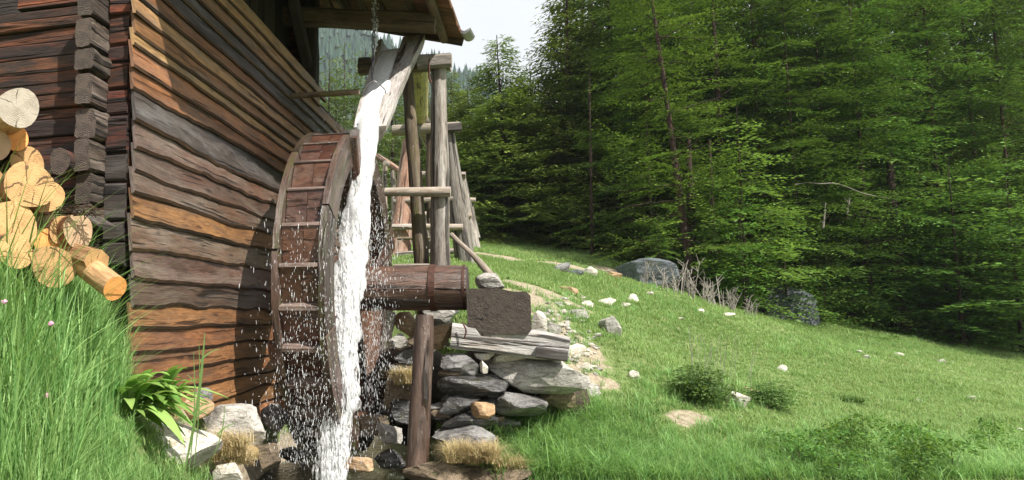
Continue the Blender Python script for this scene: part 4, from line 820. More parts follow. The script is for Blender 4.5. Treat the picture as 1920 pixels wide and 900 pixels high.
# ================================================================== ROCKS
def R_(px0, py0, px1, py1, d, mat, seed, label, thick=None, tilt=0.0, name='rock', group=None, ang=.5, onground=False, cat='rock', sub=3):
    c = P((px0 + px1) / 2, (py0 + py1) / 2, d); w = (px1 - px0) / F * d * 1.06; h = (py1 - py0) / F * d * 1.10; th = thick or max(.12, min(w, .45) * .8)
    yaw = math.atan2(c[0], c[1]) * -1
    return rock(name, c + np.array([0, th * .25, 0]), (w, th, h), mat, seed, label, cat, group, yaw, tilt, sub, ang)
G1 = 'stones of the dry wall under the shaft'
fill_ = []
wl = [(826, 665, 902, 712, 6.3, 'rock_grey', 'squarish brown-grey stone at the left end of the wall just under the grey timber'),
 (898, 678, 914, 702, 6.25, 'rock_white', 'tiny white wedge stone between the brown-grey stone and the long pale slab'),
 (908, 672, 1102, 738, 6.3, 'rock_pale', 'long pale slab sticking out to the right, largest stone of the wall'),
 (890, 660, 926, 676, 6.35, 'rock_white', 'small flat white stone touching the timber above the brown-grey stone'),
 (924, 662, 990, 682, 6.4, 'rock_white', 'thin white flat stone between timber and long slab, left of two'),
 (985, 668, 1068, 698, 6.4, 'rock_white', 'thin white flat stone between timber and long slab, right of two'),
 (824, 706, 966, 748, 6.25, 'rock_wet', 'long dark wet stone directly below the long pale slab'),
 (824, 738, 896, 778, 6.2, 'rock_wet', 'dark glistening stone above the little pinkish one'),
 (884, 756, 928, 788, 6.05, 'rock_orange', 'little pinkish stone sticking out of the dark wet courses'),
 (918, 736, 1024, 784, 6.15, 'rock_grey', 'grey flat-topped slab just above the bright grass clump'),
 (828, 772, 930, 812, 6.15, 'rock_wet', 'black wet slab near the foot of the wall'),
 (812, 803, 936, 850, 5.95, 'rock_grey', 'brown-grey sloping slab at the foot of the wall above the dry grass hump'),
 (1008, 732, 1078, 768, 6.4, 'rock_brown', 'brown stone in the shade under the tip of the long slab'),
 (880, 700, 960, 722, 6.45, 'rock_wet', 'dark packing stone deep in the joint of the wall'),
 (722, 655, 790, 684, 6.9, 'rock_wet', 'dark layered stone behind the wet post, upper of two'),
 (718, 682, 788, 716, 6.85, 'rock_wet', 'dark layered stone behind the wet post, lower of two'),
 (738, 586, 790, 632, 7.0, 'rock_orange', 'rounded tan boulder with a sunlit top left of the wet post'),
 (788, 604, 848, 652, 6.9, 'rock_orange', 'orange-brown boulder showing just right of the wet post top'),
 (722, 580, 742, 628, 7.1, 'rock_white', 'narrow white stone next to the wheel rim'),
 (728, 626, 766, 658, 6.8, 'rock_pale', 'pale round stone below the tan boulder'),
 (762, 632, 790, 654, 6.8, 'rock_brown', 'small brown stone wedged beside the pale round one'),
 (714, 700, 778, 772, 6.7, 'rock_brown', 'mossy boulder with dry grass hanging over it behind the wheel rim'),
 (728, 752, 790, 808, 6.6, 'rock_wet', 'dark mossy boulder low behind the wet post'),
 (703, 796, 752, 834, 6.35, 'rock_pale', 'speckled pale round boulder at the waterline beside the wheel'),
 (660, 772, 726, 816, 6.6, 'rock_brown', 'brown pointed stone under the wheel rim'),
 (996, 584, 1026, 634, 7.2, 'rock_white', 'upright white stone right behind the bearing block'),
 (888, 512, 944, 546, 6.75, 'rock_pale', 'rough white stone lying on top of the bearing block'),
 (790, 560, 860, 612, 8.2, 'rock_pale', 'pale stones packed round the foot of the big post'),
 (640, 862, 706, 892, 5.95, 'rock_orange', 'orange stone washed by the falling water'),
 (700, 846, 760, 878, 6.3, 'rock_wet', 'dark wet stone in the stream bed left of the post foot'),
 (748, 866, 880, 915, 5.75, 'rock_brown', 'broad tan slab at the bottom edge right of the stream, left of two'),
 (862, 874, 992, 915, 5.75, 'rock_brown', 'broad tan slab at the bottom edge right of the stream, right of two')]
for k, (a, c, d_, e_, dd, m_, lb) in enumerate(wl):
    R_(a, c, d_, e_, dd, m_, 500 + k, lb, tilt=.10 if k == 2 else 0, group=G1 if k < 14 else None, ang=.9 if k < 14 else .3, sub=4, thick=.5 if k in (2, 6, 9, 11) else None)
for k in range(44):
    if k < 30: px = rng.uniform(822, 1000); py = rng.uniform(700, 850); d = 6.32 + .0 * k
    else: px = rng.uniform(716, 800); py = rng.uniform(640, 800); d = 6.9
    w = rng.uniform(26, 64); h = rng.uniform(10, 20)
    R_(px - w / 2, py - h / 2, px + w / 2, py + h / 2, d, ['rock_wet', 'rock_grey', 'rock_brown'][k % 3], 900 + k, 'small flat filler stone wedged in the joints of the dry wall by the wet post', group='filler stones of the dry wall', ang=.8, sub=2)
# dark earth core that the wall stones are bedded in
ec = B(); V, f_ = ico(3); V = V.copy(); cc = P(950, 745, 7.0); ec.add(V * np.array([.74, .42, .50]) * (1 + .08 * sn(V, 3, 3, 3))[:, None] + cc, f_); M['earth'] = simple('earth', (.06, .045, .03), .95); ec.obj('earth_bank', 'earth', kind='structure')
ec = B(); cc = P(775, 735, 7.5); ec.add(V * np.array([.42, .5, .55]) * (1 + .08 * sn(V, 3, 5, 3))[:, None] + cc, f_); ec.obj('earth_bank', 'earth', kind='structure')
ll_ = [(340, 722, 402, 764, 5.35, 'rock_grey', 'grey flat stone at the foot of the siding beside the broad-leaved plant'),
 (328, 748, 398, 790, 5.1, 'rock_orange', 'orange-tinged stone in front of the grey flat one, under the leaves'),
 (366, 766, 492, 852, 5.1, 'rock_pale', 'large grey-white boulder with a rounded right shoulder on the stream bank'),
 (205, 788, 398, 900, 4.25, 'rock_white', 'big sun-bleached white boulder in the grass at the bottom left'),
 (470, 832, 522, 882, 5.35, 'rock_brown', 'tan-grey boulder at the water edge right of the hanging dry grass'),
 (486, 758, 538, 808, 6.3, 'rock_grey', 'flat greenish squared stone under the wheel at the end of the siding'),
 (384, 872, 450, 915, 4.7, 'rock_white', 'white stone cut by the bottom edge under the hanging dry grass'),
 (-8, 884, 34, 915, 2.75, 'rock_pale', 'pale stone in the bottom left corner'),
 (520, 842, 575, 868, 6.6, 'rock_wet', 'dark mossy stone in the stream left of the falling water'),
 (300, 885, 350, 915, 4.2, 'rock_brown', 'brown stone half buried in grass below the white boulder')]
for k, (a, c, d_, e_, dd, m_, lb) in enumerate(ll_): R_(a, c, d_, e_, dd, m_, 560 + k, lb, ang=.5)

# stones in the meadow
ms = [(1147, 630, 40, 40, 'rock_pale', 'pointed white-faced stone standing up alone in the meadow'),
 (1137, 572, 44, 18, 'rock_white', 'low pinkish-white stone upslope of the pointed one'), (1188, 569, 24, 20, 'rock_white', 'white stone leaning right on the crest, above the pointed stone'),
 (1171, 577, 20, 10, 'rock_white', 'small stone touching the leaning white one on the crest'), (1217, 554, 16, 10, 'rock_white', 'small pinkish stone farthest right of the crest group'),
 (1312, 586, 18, 8, 'rock_white', 'flat little stone on the crest below the dry stalks'), (1274, 601, 18, 7, 'rock_white', 'flat little stone halfway down from the crest'),
 (1364, 595, 36, 10, 'rock_white', 'long low stone on the crest right of the dry stalks'), (1271, 620, 9, 7, 'rock_white', 'tiny round white stone right of the pointed stone'),
 (1190, 712, 24, 20, 'rock_white', 'pale stone in mid meadow between wall and bush'), (1384, 766, 42, 34, 'rock_white', 'white tilted stone just right of the dark green bush'),
 (1413, 741, 30, 15, 'rock_orange', 'tan stone perched right of the white tilted one'), (1468, 697, 18, 14, 'rock_white', 'single white stone upslope right of the bush'),
 (1612, 663, 12, 7, 'rock_white', 'left one of two near white dots below the forest'), (1627, 672, 13, 7, 'rock_white', 'right one of two near white dots below the forest'),
 (1688, 668, 15, 8, 'rock_white', 'white stone alone below the dark forest edge'), (1767, 682, 13, 9, 'rock_white', 'white stone in the right meadow with a tuft beside it'),
 (1822, 751, 16, 9, 'rock_white', 'white stone among pale green leaves at the right'), (1724, 755, 10, 7, 'rock_white', 'tiny white stone in the middle of the right meadow'),
 (1785, 806, 10, 7, 'rock_blue', 'tiny bluish stone low in the right meadow'), (1842, 857, 11, 7, 'rock_white', 'tiny white stone in the bottom right meadow'),
 (1915, 872, 26, 18, 'rock_orange', 'tan stone cut by the right edge near the bottom'), (1914, 812, 14, 10, 'rock_white', 'small white stone at the right edge above the tan one'),
 (1082, 668, 38, 26, 'rock_white', 'white stone in the turf just right of the timber end'), (1096, 694, 26, 14, 'rock_white', 'flat white stone right of the tip of the long slab, upper'),
 (1104, 744, 46, 32, 'rock_pale', 'pale slanting stone below the tip of the long slab'), (1045, 894, 54, 12, 'rock_pale', 'flat pale stone at the bottom edge below the bright grass'),
 (1064, 550, 38, 14, 'rock_orange', 'flat pinkish slab in the trodden path'), (1086, 600, 36, 22, 'rock_pale', 'whitish stone on the path left of the pointed stone'),
 (1034, 632, 44, 30, 'rock_pale', 'rounded stone between the bearing block and the path'), (1100, 577, 24, 14, 'rock_white', 'white stone on the upper edge of the path'),
 (1068, 508, 0, 0, '', ''), (1052, 512, 40, 20, 'rock_grey', 'grey stone in the hollow beyond the crest, leftmost'), (1078, 517, 34, 14, 'rock_blue', 'bluish stone in the hollow beyond the crest, middle'),
 (1108, 517, 28, 20, 'rock_white', 'white stone in the hollow beyond the crest, right'), (1150, 522, 30, 14, 'rock_orange', 'tan stone in the hollow next to the big boulder')]
for k, (px, py, w, h, m_, lb) in enumerate(ms):
    if not w: continue
    p, d = hit(px, py, 3, 30); W_, H_ = w / F * d, h / F * d
    rock('meadow_stone', p + (0, W_ * .2, H_ * .30), (W_ * 1.05, max(W_ * .7, H_ * .6), H_ * 1.2), m_, 600 + k, lb, 'stone', 'white stones in the meadow', rng.uniform(-.4, .4), rng.uniform(-.25, .25), 2 if w < 30 else 3, 1.0)
STONES = [hit(q_[0], q_[1] + 2, 3, 30)[0] for q_ in ms if q_[2]]
for k in range(130):   # small rubble along the path
    px, py = rng.uniform(1010, 1125), rng.uniform(556, 705)
    if abs((px - 1010) - (py - 540) * .45) > 75: continue
    p, d = hit(px, py, 3, 30); s = min(rng.uniform(5, 24), rng.uniform(5, 24)) / F * d
    rock('path_stone', p + (0, 0, s * .1), (s, s * .8, s * .55), 'rock_pale' if k % 3 else 'rock_white', 700 + k, 'small pale stone among the rubble strewn beside the trodden path', 'stone', 'rubble beside the path', rng.uniform(0, 3), 0, 2, .8)
def boulder(px0, py0, px1, py1, d, mat, seed, label): return R_(px0, py0, px1, py1, d, mat, seed, label, thick=(px1 - px0) / F * d * .8, name='boulder', cat='boulder', ang=.2, sub=4)
boulder(1163, 474, 1266, 540, 15.6, 'rock_blue', 801, 'big dark boulder with a bluish flat top at the forest edge')
boulder(1412, 545, 1530, 660, 18.4, 'rock_blue', 803, 'bluish lichen boulder in the shade right of the dry stalks')
# ================================================================== LOG PILE
def flog(pc, Lx, r, side, cut, lb, seed, ry=1.0, yawd=0.0, back=True, lab2=None):
    """round log whose cut face sits at pc and points to the right and the camera"""
    pc = np.asarray(pc, float); a = math.radians(yawd); dr = np.array([-math.cos(a), math.sin(a), 0.0]) 
    b = B(); pts = lerp(pc + dr * Lx, pc, 14); b.sweep(pts, circ(r, 22, 1, ry, .055, seed), (0, 0, 1), r * .12, 5 / max(r, .05) * .12, seed, 0, 1, smooth=True, uvo=(seed * 1.3, seed * .2))
    return b.obj('log', [side, cut], label=lb, cat='log', group='cut logs piled against the house', loc=tuple(pc + dr * Lx / 2 - (0, 0, r)))
# camera-facing cuts are turned towards the viewer by yawd
LP = [((34, 202), 3.45, .098, 'firewood_pale', 'cut_grey', 'topmost log with a grey checked cut face', 35), ((30, 258), 3.62, .062, 'firewood_bark', 'cut_orange', 'small orange-faced log tucked under the grey-faced one', 38),
 ((-8, 268), 3.5, .075, 'firewood_bark', 'cut_tan', 'brown-faced log at the left edge below the topmost one', 30), ((52, 305), 3.66, .080, 'firewood_pale', 'cut_pale', 'pale log behind the large split-ended one', 40), ((56, 345), 3.42, .110, 'firewood_bark', 'cut_pale', 'large pale log with a broad creamy cut face and rough bark at its left', 42), ((86, 368), 3.55, .085, 'firewood_pale', 'cut_pale', 'log with a creamy face peeking out right of the large pale one', 40),
 ((18, 428), 3.35, .130, 'firewood_pale', 'cut_pale', 'very thick pale log at the left edge half in shade', 30), ((118, 432), 3.52, .065, 'firewood_bark', 'cut_pale', 'pale log with rough bark next to the tan-faced one', 40), ((147, 432), 3.50, .080, 'firewood_bark', 'cut_tan', 'log with a round tan cut face near the grey loose board', 32), ((30, 470), 3.25, .085, 'firewood_bark', 'cut_pale', 'creamy cut face low at the left, half behind grass', 32),
 ((100, 500), 3.4, .1, 'firewood_pale', 'cut_pale', 'log buried in the grass below the tan-faced one', 35), ((-30, 350), 3.45, .10, 'firewood_bark', 'cut_pale', 'bark-covered log leaving the frame at the left', 35), ((-20, 520), 3.3, .13, 'firewood_bark', 'cut_pale', 'lowest log hidden by grass at the left edge', 35), ((70, 400), 3.62, .085, 'firewood_bark', 'cut_tan', 'bark-covered log in the gap behind the creamy-faced ones', 38), ((92, 455), 3.5, .07, 'firewood_pale', 'cut_orange', 'small orange log between the tan-faced log and the creamy one', 36), ((8, 380), 3.6, .09, 'firewood_bark', 'cut_tan', 'rough log at the left edge above the very thick one', 36), ((40, 560), 3.45, .12, 'firewood_bark', 'cut_tan', 'lowest log hidden by grass under the creamy face', 35)]
for k, (pp, d, r, s_, c_, lb, yw) in enumerate(LP): flog(P(pp[0], pp[1], d), 1.5, r, s_, c_, lb, 820 + k, 1.0, yw)
b = B(); a0, a1 = P(150, 490, 3.55), P(216, 541, 3.35); ps = lerp(a0, a1, 12); b.sweep(ps, circ(.062, 20, irr=.02), (0, 0, 1), .003, 3, 3, 0, 1, smooth=True)
b.obj('log', ['firewood_pale', 'cut_orange'], label='small bright orange-ended log sliding off the pile towards the siding', cat='log', group='cut logs piled against the house', loc=tuple(a1 - (0, 0, .06)))
b = B(); a0, a1 = P(118, 470, 3.62), P(182, 492, 3.45); b.sweep(lerp(a0, a1, 8), circ(.075, 7, irr=.12), (0, 0, 1), .01, 3, 3, 0, 1); b.obj('log', ['firewood_pale', 'cut_pale'], label='split pale log end above the orange-ended one', cat='log', group='cut logs piled against the house', loc=tuple(a1 - (0, 0, .07)))
b = B()
for k in range(26):
    c = P(rng.uniform(105, 185), rng.uniform(386, 404), 3.45); d = np.array([rng.normal(0, .06), rng.normal(0, .03), rng.normal(0, .012)]); pole(b, [c - d, c, c + d + (0, 0, -.01)], .003, .002, 5, 0, k, seg=5)
b.obj('bark_shreds', 'bark_and_gap_shade', kind='stuff', label='brown shreds of bark and roots lying on the log by the loose board', cat='bark')

# fallen log on the far rise
b = B(); p0, p1 = P(880, 416, 26.0), P(944, 424, 25.5); p1[2] = h1(*p1[:2]) + .14; p0[2] = h1(*p0[:2]) + .16
pole(b, [P(916, 414, 27), P(942, 425, 25.8)], .20, .19, 12, .02, 4, 0, 1, 10); b.obj('fallen_log', ['grey_post', 'cut_grey'], label='grey fallen log lying at the top of the slope against the forest', cat='log', loc=tuple(P(942, 428, 25.8)))

# ================================================================== TREES
def crown(seed, Ht, R, z0, dz, nb, sprig, style, top=0.25, pw=.8, twig_step=.13, lowcut=0.0):
    r = np.random.default_rng(seed); C, D, S, T, BR = [], [], [], [], []
    z = z0
    while z < Ht - .1:
        f = (z - z0) / (Ht - z0)
        for _ in range(nb if f < .8 else max(3, nb - 2)):
            if style == 'spruce': L = R * (1 - f) ** pw * r.uniform(.62, 1.12) + .04 * R
            elif style == 'layer':
                L = R * (1 - .75 * f) * r.uniform(.45, 1.1)
                if f < .15: L *= .75
            elif style == 'pine': L = R * (1 - f) ** .55 * r.uniform(.35, 1.15) + .05 * R
            else: L = R * math.sin(PI * min(1, (f * .82 + .18))) ** .6 * r.uniform(.55, 1.1) + .04 * R
            az = r.uniform(0, 2 * PI); zb = z + r.uniform(-dz, dz) * .6; n = max(3, int(L / twig_step))
            if style == 'spruce': dr, up = r.uniform(.18, .48) + .15 * (1 - f), r.uniform(.15, .42)
            elif style == 'pine': dr, up = r.uniform(-.05, .4), r.uniform(.0, .35)
            elif style == 'layer': dr, up = r.uniform(.05, .45), r.uniform(.0, .25)
            else: dr, up = r.uniform(-.35, .15), -r.uniform(.1, .3)
            s = np.linspace(.12, 1, n); tb = r.uniform(.1, .8); tdr = r.uniform(.1, .5); hx = np.array([math.cos(az), math.sin(az), 0]); bend = r.normal(0, .12)
            sx = np.array([-math.sin(az), math.cos(az), 0]); P0 = hx * (s * L)[:, None] + sx * (bend * L * s * s)[:, None]
            P0[:, 2] = zb - dr * L * s + up * L * s * s
            BR.append((np.array([0, 0, zb]), P0[n // 2], P0[-1], L))
            for i in range(n):
                tl = ((.55 if style == 'layer' else .42) * L * (1 - s[i]) + min(.28 if style == 'spruce' else .16, .08 * R + .01)) * r.uniform(.6, 1.15); tl = min(tl, .62 if style == 'spruce' else .8)
                for sg in (-1, 1):
                    m = max(1, int(tl / (sprig[0] * .62))); a = math.radians(r.uniform(38, 68)) * sg
                    dv = hx * math.cos(a) + sx * math.sin(a); q = (np.arange(m) + r.uniform(.2, .8)) / m
                    pt = P0[i] + dv * (q * tl)[:, None]; pt[:, 2] -= (q ** 1.5) * tl * (tdr + r.uniform(-.08, .08) if style in ('spruce', 'layer', 'pine') else r.uniform(-.1, .3)); pt += r.normal(0, min((.25 if style == 'broad' else .12) * sprig[0], .06), pt.shape)
                    C.append(pt); D.append(np.repeat((dv + np.array([0, 0, -.35 if style == 'spruce' else 0]))[None], m, 0)); T.append(np.clip(tb + r.normal(0, .05 if style != 'broad' else .15, m) + r.normal(0, .08), 0, 1))
        z += dz * r.uniform(.75, 1.25)
    cut = {'spruce': -.5, 'pine': -.22, 'layer': -.34, 'broad': -.35}[style]; fq = {'spruce': 1.5, 'pine': 1.2, 'layer': 1.1, 'broad': 2.0}[style] * min(3, max(1, 3 / max(R, .3)) ** .8)
    cn = np.array([c.mean(0) for c in C]); keep = sn(cn * np.array([1, 1, 1.9]), fq, seed, 2) > cut; C = [c for c, k in zip(C, keep) if k]; D = [c for c, k in zip(D, keep) if k]; T = [c for c, k in zip(T, keep) if k]
    C, D, T = np.vstack(C), np.vstack(D), np.concatenate(T); n = len(C)
    D = D + r.normal(0, .8 if style == 'broad' else .20, D.shape); D /= np.linalg.norm(D, axis=1, keepdims=True)
    rv = r.normal(0, .75 if style == 'broad' else .30, (n, 3)) + np.array([0, 0, 1]); S = np.cross(D, rv); S /= np.linalg.norm(S, axis=1, keepdims=True) + 1e-9
    l = sprig[0] * r.uniform(.7, 1.3, n)[:, None]; w = sprig[1] * r.uniform(.7, 1.3, n)[:, None]
    V = np.stack([C, C + D * l * .5 + S * w * .5, C + D * l, C + D * l * .5 - S * w * .5], 1).reshape(-1, 3)
    return V, np.arange(4 * n).reshape(n, 4), np.repeat(T, 4), BR
def trunkmesh(name, Ht, r0, seed, BR, lean=0.0, nlimb=60, mat='bark', zbase=-.6):
    b = B(); r = np.random.default_rng(seed); pts = [np.array([sn(np.array([z * .15, seed]), 1, seed, 2) * min(.12, r0), sn(np.array([z * .15, seed + 9]), 1, seed, 2) * min(.12, r0), z]) for z in np.linspace(zbase, Ht, 14)]
    pts[0][:2] *= .3; b.sweep(pts, [circ(max(.12 * r0, r0 * (1 - z / Ht) ** .8 * (1.25 if z < .3 else 1)), 10, irr=.06, seed=seed) for z in np.clip(np.linspace(zbase, Ht, 14), 0, Ht)], (0, 1, 0), .1 * r0, 3, seed, 0, None, smooth=True)
    if BR:
        pick = [BR[i] for i in np.linspace(0, len(BR) - 1, min(nlimb, len(BR))).astype(int)]; kk = min(1, r0 / .12)
        for a, m_, e_, L in pick: b.sweep([a, m_, a + (e_ - a) * .8], [circ((.012 + .007 * L) * kk, 4), circ((.007 + .003 * L) * kk, 4), circ(.003 * kk, 4)], (0, .1, 1), 0, caps=(False, False))
    V = np.vstack(b.v); me = bpy.data.meshes.new(name); me.from_pydata(V.tolist(), [], b.f); ul = me.uv_layers.new(name='UVMap'); ul.data.foreach_set('uv', np.array([c for f in b.uv for c in f], np.float32).ravel()); me.materials.append(M[mat]); me.polygons.foreach_set('use_smooth', [True] * len(me.polygons)); me.update(); return me
PT = {}
def proto(key, seed, Ht, R, z0, dz, nb, sprig, style, mat, r0, **kw):
    V, f, T, BR = crown(seed, Ht, R, z0, dz, nb, sprig, style, **kw); PT[key] = (leafmesh(key + '_crown', V, f, T, mat), trunkmesh(key + '_trunk', Ht, r0, seed, BR), Ht); print(key, len(f))
proto('spruce_a', 1, 10.0, 3.0, .15, .25, 10, (.15, .045), 'spruce', 'spruce', .10, twig_step=.08, pw=.95)
proto('spruce_b', 2, 13.0, 3.2, .5, .36, 9, (.17, .050), 'spruce', 'spruce', .17, twig_step=.10)
proto('spruce_c', 3, 15.0, 3.4, 1.2, .46, 8, (.18, .055), 'spruce', 'spruce_dark', .15, twig_step=.12)
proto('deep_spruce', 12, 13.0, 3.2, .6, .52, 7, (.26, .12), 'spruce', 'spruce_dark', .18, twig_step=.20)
proto('spruce_far', 4, 9.0, 2.1, .4, .32, 7, (.20, .065), 'spruce', 'spruce_far', .1, twig_step=.15)
proto('tall', 5, 15.0, 3.2, 1.6, .46, 8, (.12, .040), 'pine', 'larch', .13, twig_step=.11)
proto('broad_a', 6, 13.0, 4.0, .3, .62, 12, (.13, .038), 'layer', 'broadleaf', .065, twig_step=.095)
proto('broad_b', 7, 11.0, 3.4, .2, .58, 12, (.13, .038), 'layer', 'broadleaf', .06, twig_step=.095)
proto('young', 8, 3.6, 1.5, .2, .24, 6, (.085, .045), 'layer', 'bright_leaf', .03, twig_step=.10)
proto('shrub', 9, 1.7, 1.3, .02, .15, 8, (.085, .045), 'layer', 'broadleaf', .03, twig_step=.12)
proto('bush', 10, .62, .34, .02, .040, 8, (.038, .017), 'broad', 'bush_leaf', .006, twig_step=.035)
PT['leafy'] = PT['bush']
proto('weed', 11, .34, .20, .02, .035, 6, (.042, .016), 'broad', 'bright_leaf', .004, twig_step=.035)
PT['bush'] = (leafmesh('bush_crown', *[np.concatenate([np.array(x), np.array(y)]) if i != 1 else np.concatenate([np.array(x), np.array(y) + 2100]) for i, (x, y) in enumerate(zip(blade_tuft(701, 150, .10, .42, .016, .22, .55, 6), blade_tuft(702, 260, .06, .30, .024, .26, 1.1, 3)))], 'bush_leaf'), trunkmesh('bush_stem', .12, .006, 3, []), PT['bush'][2])
def tree(key, p, sc, rz, name, label, cat='tree', group=None, tilt=(0, 0), mat=None):
    cm, tm, Ht = PT[key]; t = thing(name, label, cat, tuple(p), group); t.rotation_euler = (tilt[0], tilt[1], rz); t.scale = (sc[0], sc[0], sc[1])
    for nm, me in (('crown', cm), ('trunk', tm)):
        o = bpy.data.objects.new(nm, me); SC.collection.objects.link(o); o.parent = t
    return t
def at_ground(px, d):
    r = ray(px, 500); x, y = r[0] * d, r[1] * d; return np.array([x, y, h1(x, y) - .1])
def topscale(key, p, px, py, d): return (P(px, py, d)[2] - p[2]) / PT[key][2]
# individuals of the forest edge: key, px, depth, top py, width factor, name, label
E = [('spruce_a', 948, 25, 48, 1.15, 'spruce', 'pointed spruce whose tip stands free against the sky right of the roof'),
 ('spruce_b', 1078, 25, -95, 1.0, 'spruce', 'tall spruce with a ragged left outline bordering the patch of sky'),
 ('spruce_a', 1008, 27, 108, 1.15, 'spruce', 'lower spruce filling the gap between the pointed one and the tall ragged one'),
 ('spruce_a', 888, 27, 150, 1.1, 'spruce', 'dark spruce just right of the nearest trestle, below the sky patch'),
 ('spruce_a', 850, 33, 110, .9, 'spruce', 'spruce half hidden behind the thick grey post'),
 ('spruce_far', 618, 27, 88, 1.0, 'spruce', 'yellow-green spruce seen under the roof, leftmost beside the loft post'),
 ('spruce_far', 648, 30, 62, .9, 'spruce', 'yellow-green spruce under the roof, second from the loft post'),
 ('spruce_far', 690, 26, 75, 1.0, 'spruce', 'spruce behind the chute and the chain'),
 ('spruce_far', 736, 29, 100, 1.0, 'spruce', 'spruce between the chute and the thin mossy post'),
 ('spruce_far', 790, 31, 110, 1.0, 'spruce', 'spruce behind the two posts of the nearest trestle'),
 ('spruce_a', 915, 26, 215, .8, 'spruce', 'short sunlit spruce left of the pointed one, above the fallen log'),
 ('spruce_a', 1030, 25.5, 190, .9, 'spruce', 'short sunlit spruce at the foot of the pointed and the tall ragged spruces'),
 ('spruce_b', 1120, 24.5, 40, .8, 'spruce', 'sunlit spruce beside the slim pale bare trunk'),
 ('spruce_b', 1165, 24, -160, .95, 'spruce', 'tall dark spruce left of the bare reddish trunk'),
 ('tall', 1298, 18.6, -330, .80, 'pine', 'tall conifer with a long bare reddish trunk leaning left over the boulder'),
 ('spruce_c', 1240, 23, -260, .8, 'spruce', 'dark spruce standing behind the leaning reddish trunk'),
 ('tall', 1366, 21, -300, .85, 'pine', 'conifer with a straight reddish trunk showing in a dark gap'),
 ('broad_b', 1440, 21, -150, .9, 'fir_tree', 'feathery fir above the bluish lichen boulder'),
 ('broad_a', 1560, 21, -330, .95, 'fir_tree', 'broad feathery fir with a bare branch, right of centre of the forest'),
 ('broad_a', 1700, 22.5, -380, .95, 'fir_tree', 'broad feathery fir in the middle of the right-hand forest'),
 ('broad_b', 1850, 22, -260, 1.05, 'fir_tree', 'feathery fir at the right edge of the forest'),
 ('spruce_c', 1640, 25, -420, .8, 'spruce', 'dark spruce between the two broadest firs'),
 ('spruce_c', 1495, 25, -420, .8, 'spruce', 'dark spruce behind the fir with the bare branch'),
 ('spruce_b', 1775, 26, -300, .9, 'spruce', 'dark spruce deep in the right-hand forest'),
 ('broad_a', 1960, 24, -350, 1.0, 'fir_tree', 'fir cut by the right edge of the frame'),
 ('broad_b', 1500, 20.2, -60, .9, 'fir_tree', 'fir with low boughs right behind the bluish lichen boulder'),
 ('broad_a', 1630, 20.8, -250, .95, 'fir_tree', 'feathery fir right of the bare branch'),
 ('broad_b', 1775, 21.4, -200, 1.0, 'fir_tree', 'fir whose boughs reach the meadow right of the light gap'),
 ('broad_b', 1910, 21.5, -200, 1.0, 'fir_tree', 'fir at the far right whose boughs hang over the meadow edge'),
 ('broad_a', 1225, 21.5, -200, .8, 'fir_tree', 'fir whose boughs hang above the big dark boulder'),
 ('broad_b', 1325, 22.5, -200, .9, 'fir_tree', 'fir between the leaning and the straight reddish trunk'),
 ('young', 1392, 17.6, 330, 1.0, 'young_beech', 'bright young tree catching the sun above the dry stalks'),
 ('young', 1402, 18.0, 190, 1.0, 'young_beech', 'tallest bright young tree, reaching up beside the straight reddish trunk'),
 ('young', 1340, 18.8, 300, 1.0, 'young_beech', 'bright young tree left of the tallest one'),
 ('young', 1238, 17.8, 392, .8, 'young_beech', 'low bright foliage hanging over the big bluish boulder'),
 ('young', 1468, 18.6, 360, 1.1, 'young_beech', 'bright young tree right of the dry stalks'),
 ('young', 1800, 19.5, 300, 1.5, 'young_beech', 'sunlit young tree in front of the dark right-hand forest'),
 ('young', 1905, 19.8, 330, 1.3, 'young_beech', 'sunlit young tree at the right edge')]
for k, (key, px, d, tpy, wf, nm, lb) in enumerate(E):
    p = at_ground(px, d); s = topscale(key, p, px, tpy, d); wx = s * wf if key in ('young',) else wf * (1 if s > .6 else s / .6)
    tl = (0, 0)
    if 'leaning left' in lb: tl = (0.0, -.085)
    t = tree(key, p, (wx, s), rng.uniform(0, 6.28) if 'leaning left' not in lb else 0, nm, lb, tilt=tl)
sp = P(1895, 668, 18); x_, y_ = sp[0] + 3.9, sp[1] - 2.85
tree('broad_b', (x_, y_, h1(x_, y_) - .1), (1.0, 1.0), 1.0, 'fir_tree', 'fir standing outside the right edge that shades the corner of the meadow')
# the rows that stand deeper in the wood
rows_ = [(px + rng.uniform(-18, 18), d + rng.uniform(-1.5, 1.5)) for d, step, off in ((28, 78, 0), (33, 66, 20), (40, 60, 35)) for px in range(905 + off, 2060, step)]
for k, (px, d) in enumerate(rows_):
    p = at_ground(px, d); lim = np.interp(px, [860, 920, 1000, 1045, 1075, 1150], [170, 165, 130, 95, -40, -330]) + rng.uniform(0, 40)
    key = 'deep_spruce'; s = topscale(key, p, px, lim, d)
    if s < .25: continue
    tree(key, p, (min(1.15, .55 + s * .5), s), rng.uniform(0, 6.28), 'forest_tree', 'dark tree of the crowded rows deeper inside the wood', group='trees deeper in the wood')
for k, (px, d, tpy) in enumerate([(600, 36, 120), (632, 42, 90), (668, 40, 95), (705, 44, 118), (745, 38, 135), (775, 46, 130), (810, 40, 150), (835, 46, 128), (868, 44, 138), (900, 48, 150), (560, 34, 120)]):
    p = at_ground(px, d); tree('spruce_far', p, (1.0, topscale('spruce_far', p, px, tpy, d)), rng.uniform(0, 6.28), 'hill_spruce', 'spruce on the sunny rise seen behind the mill and the trestles', group='spruces on the rise behind the mill')
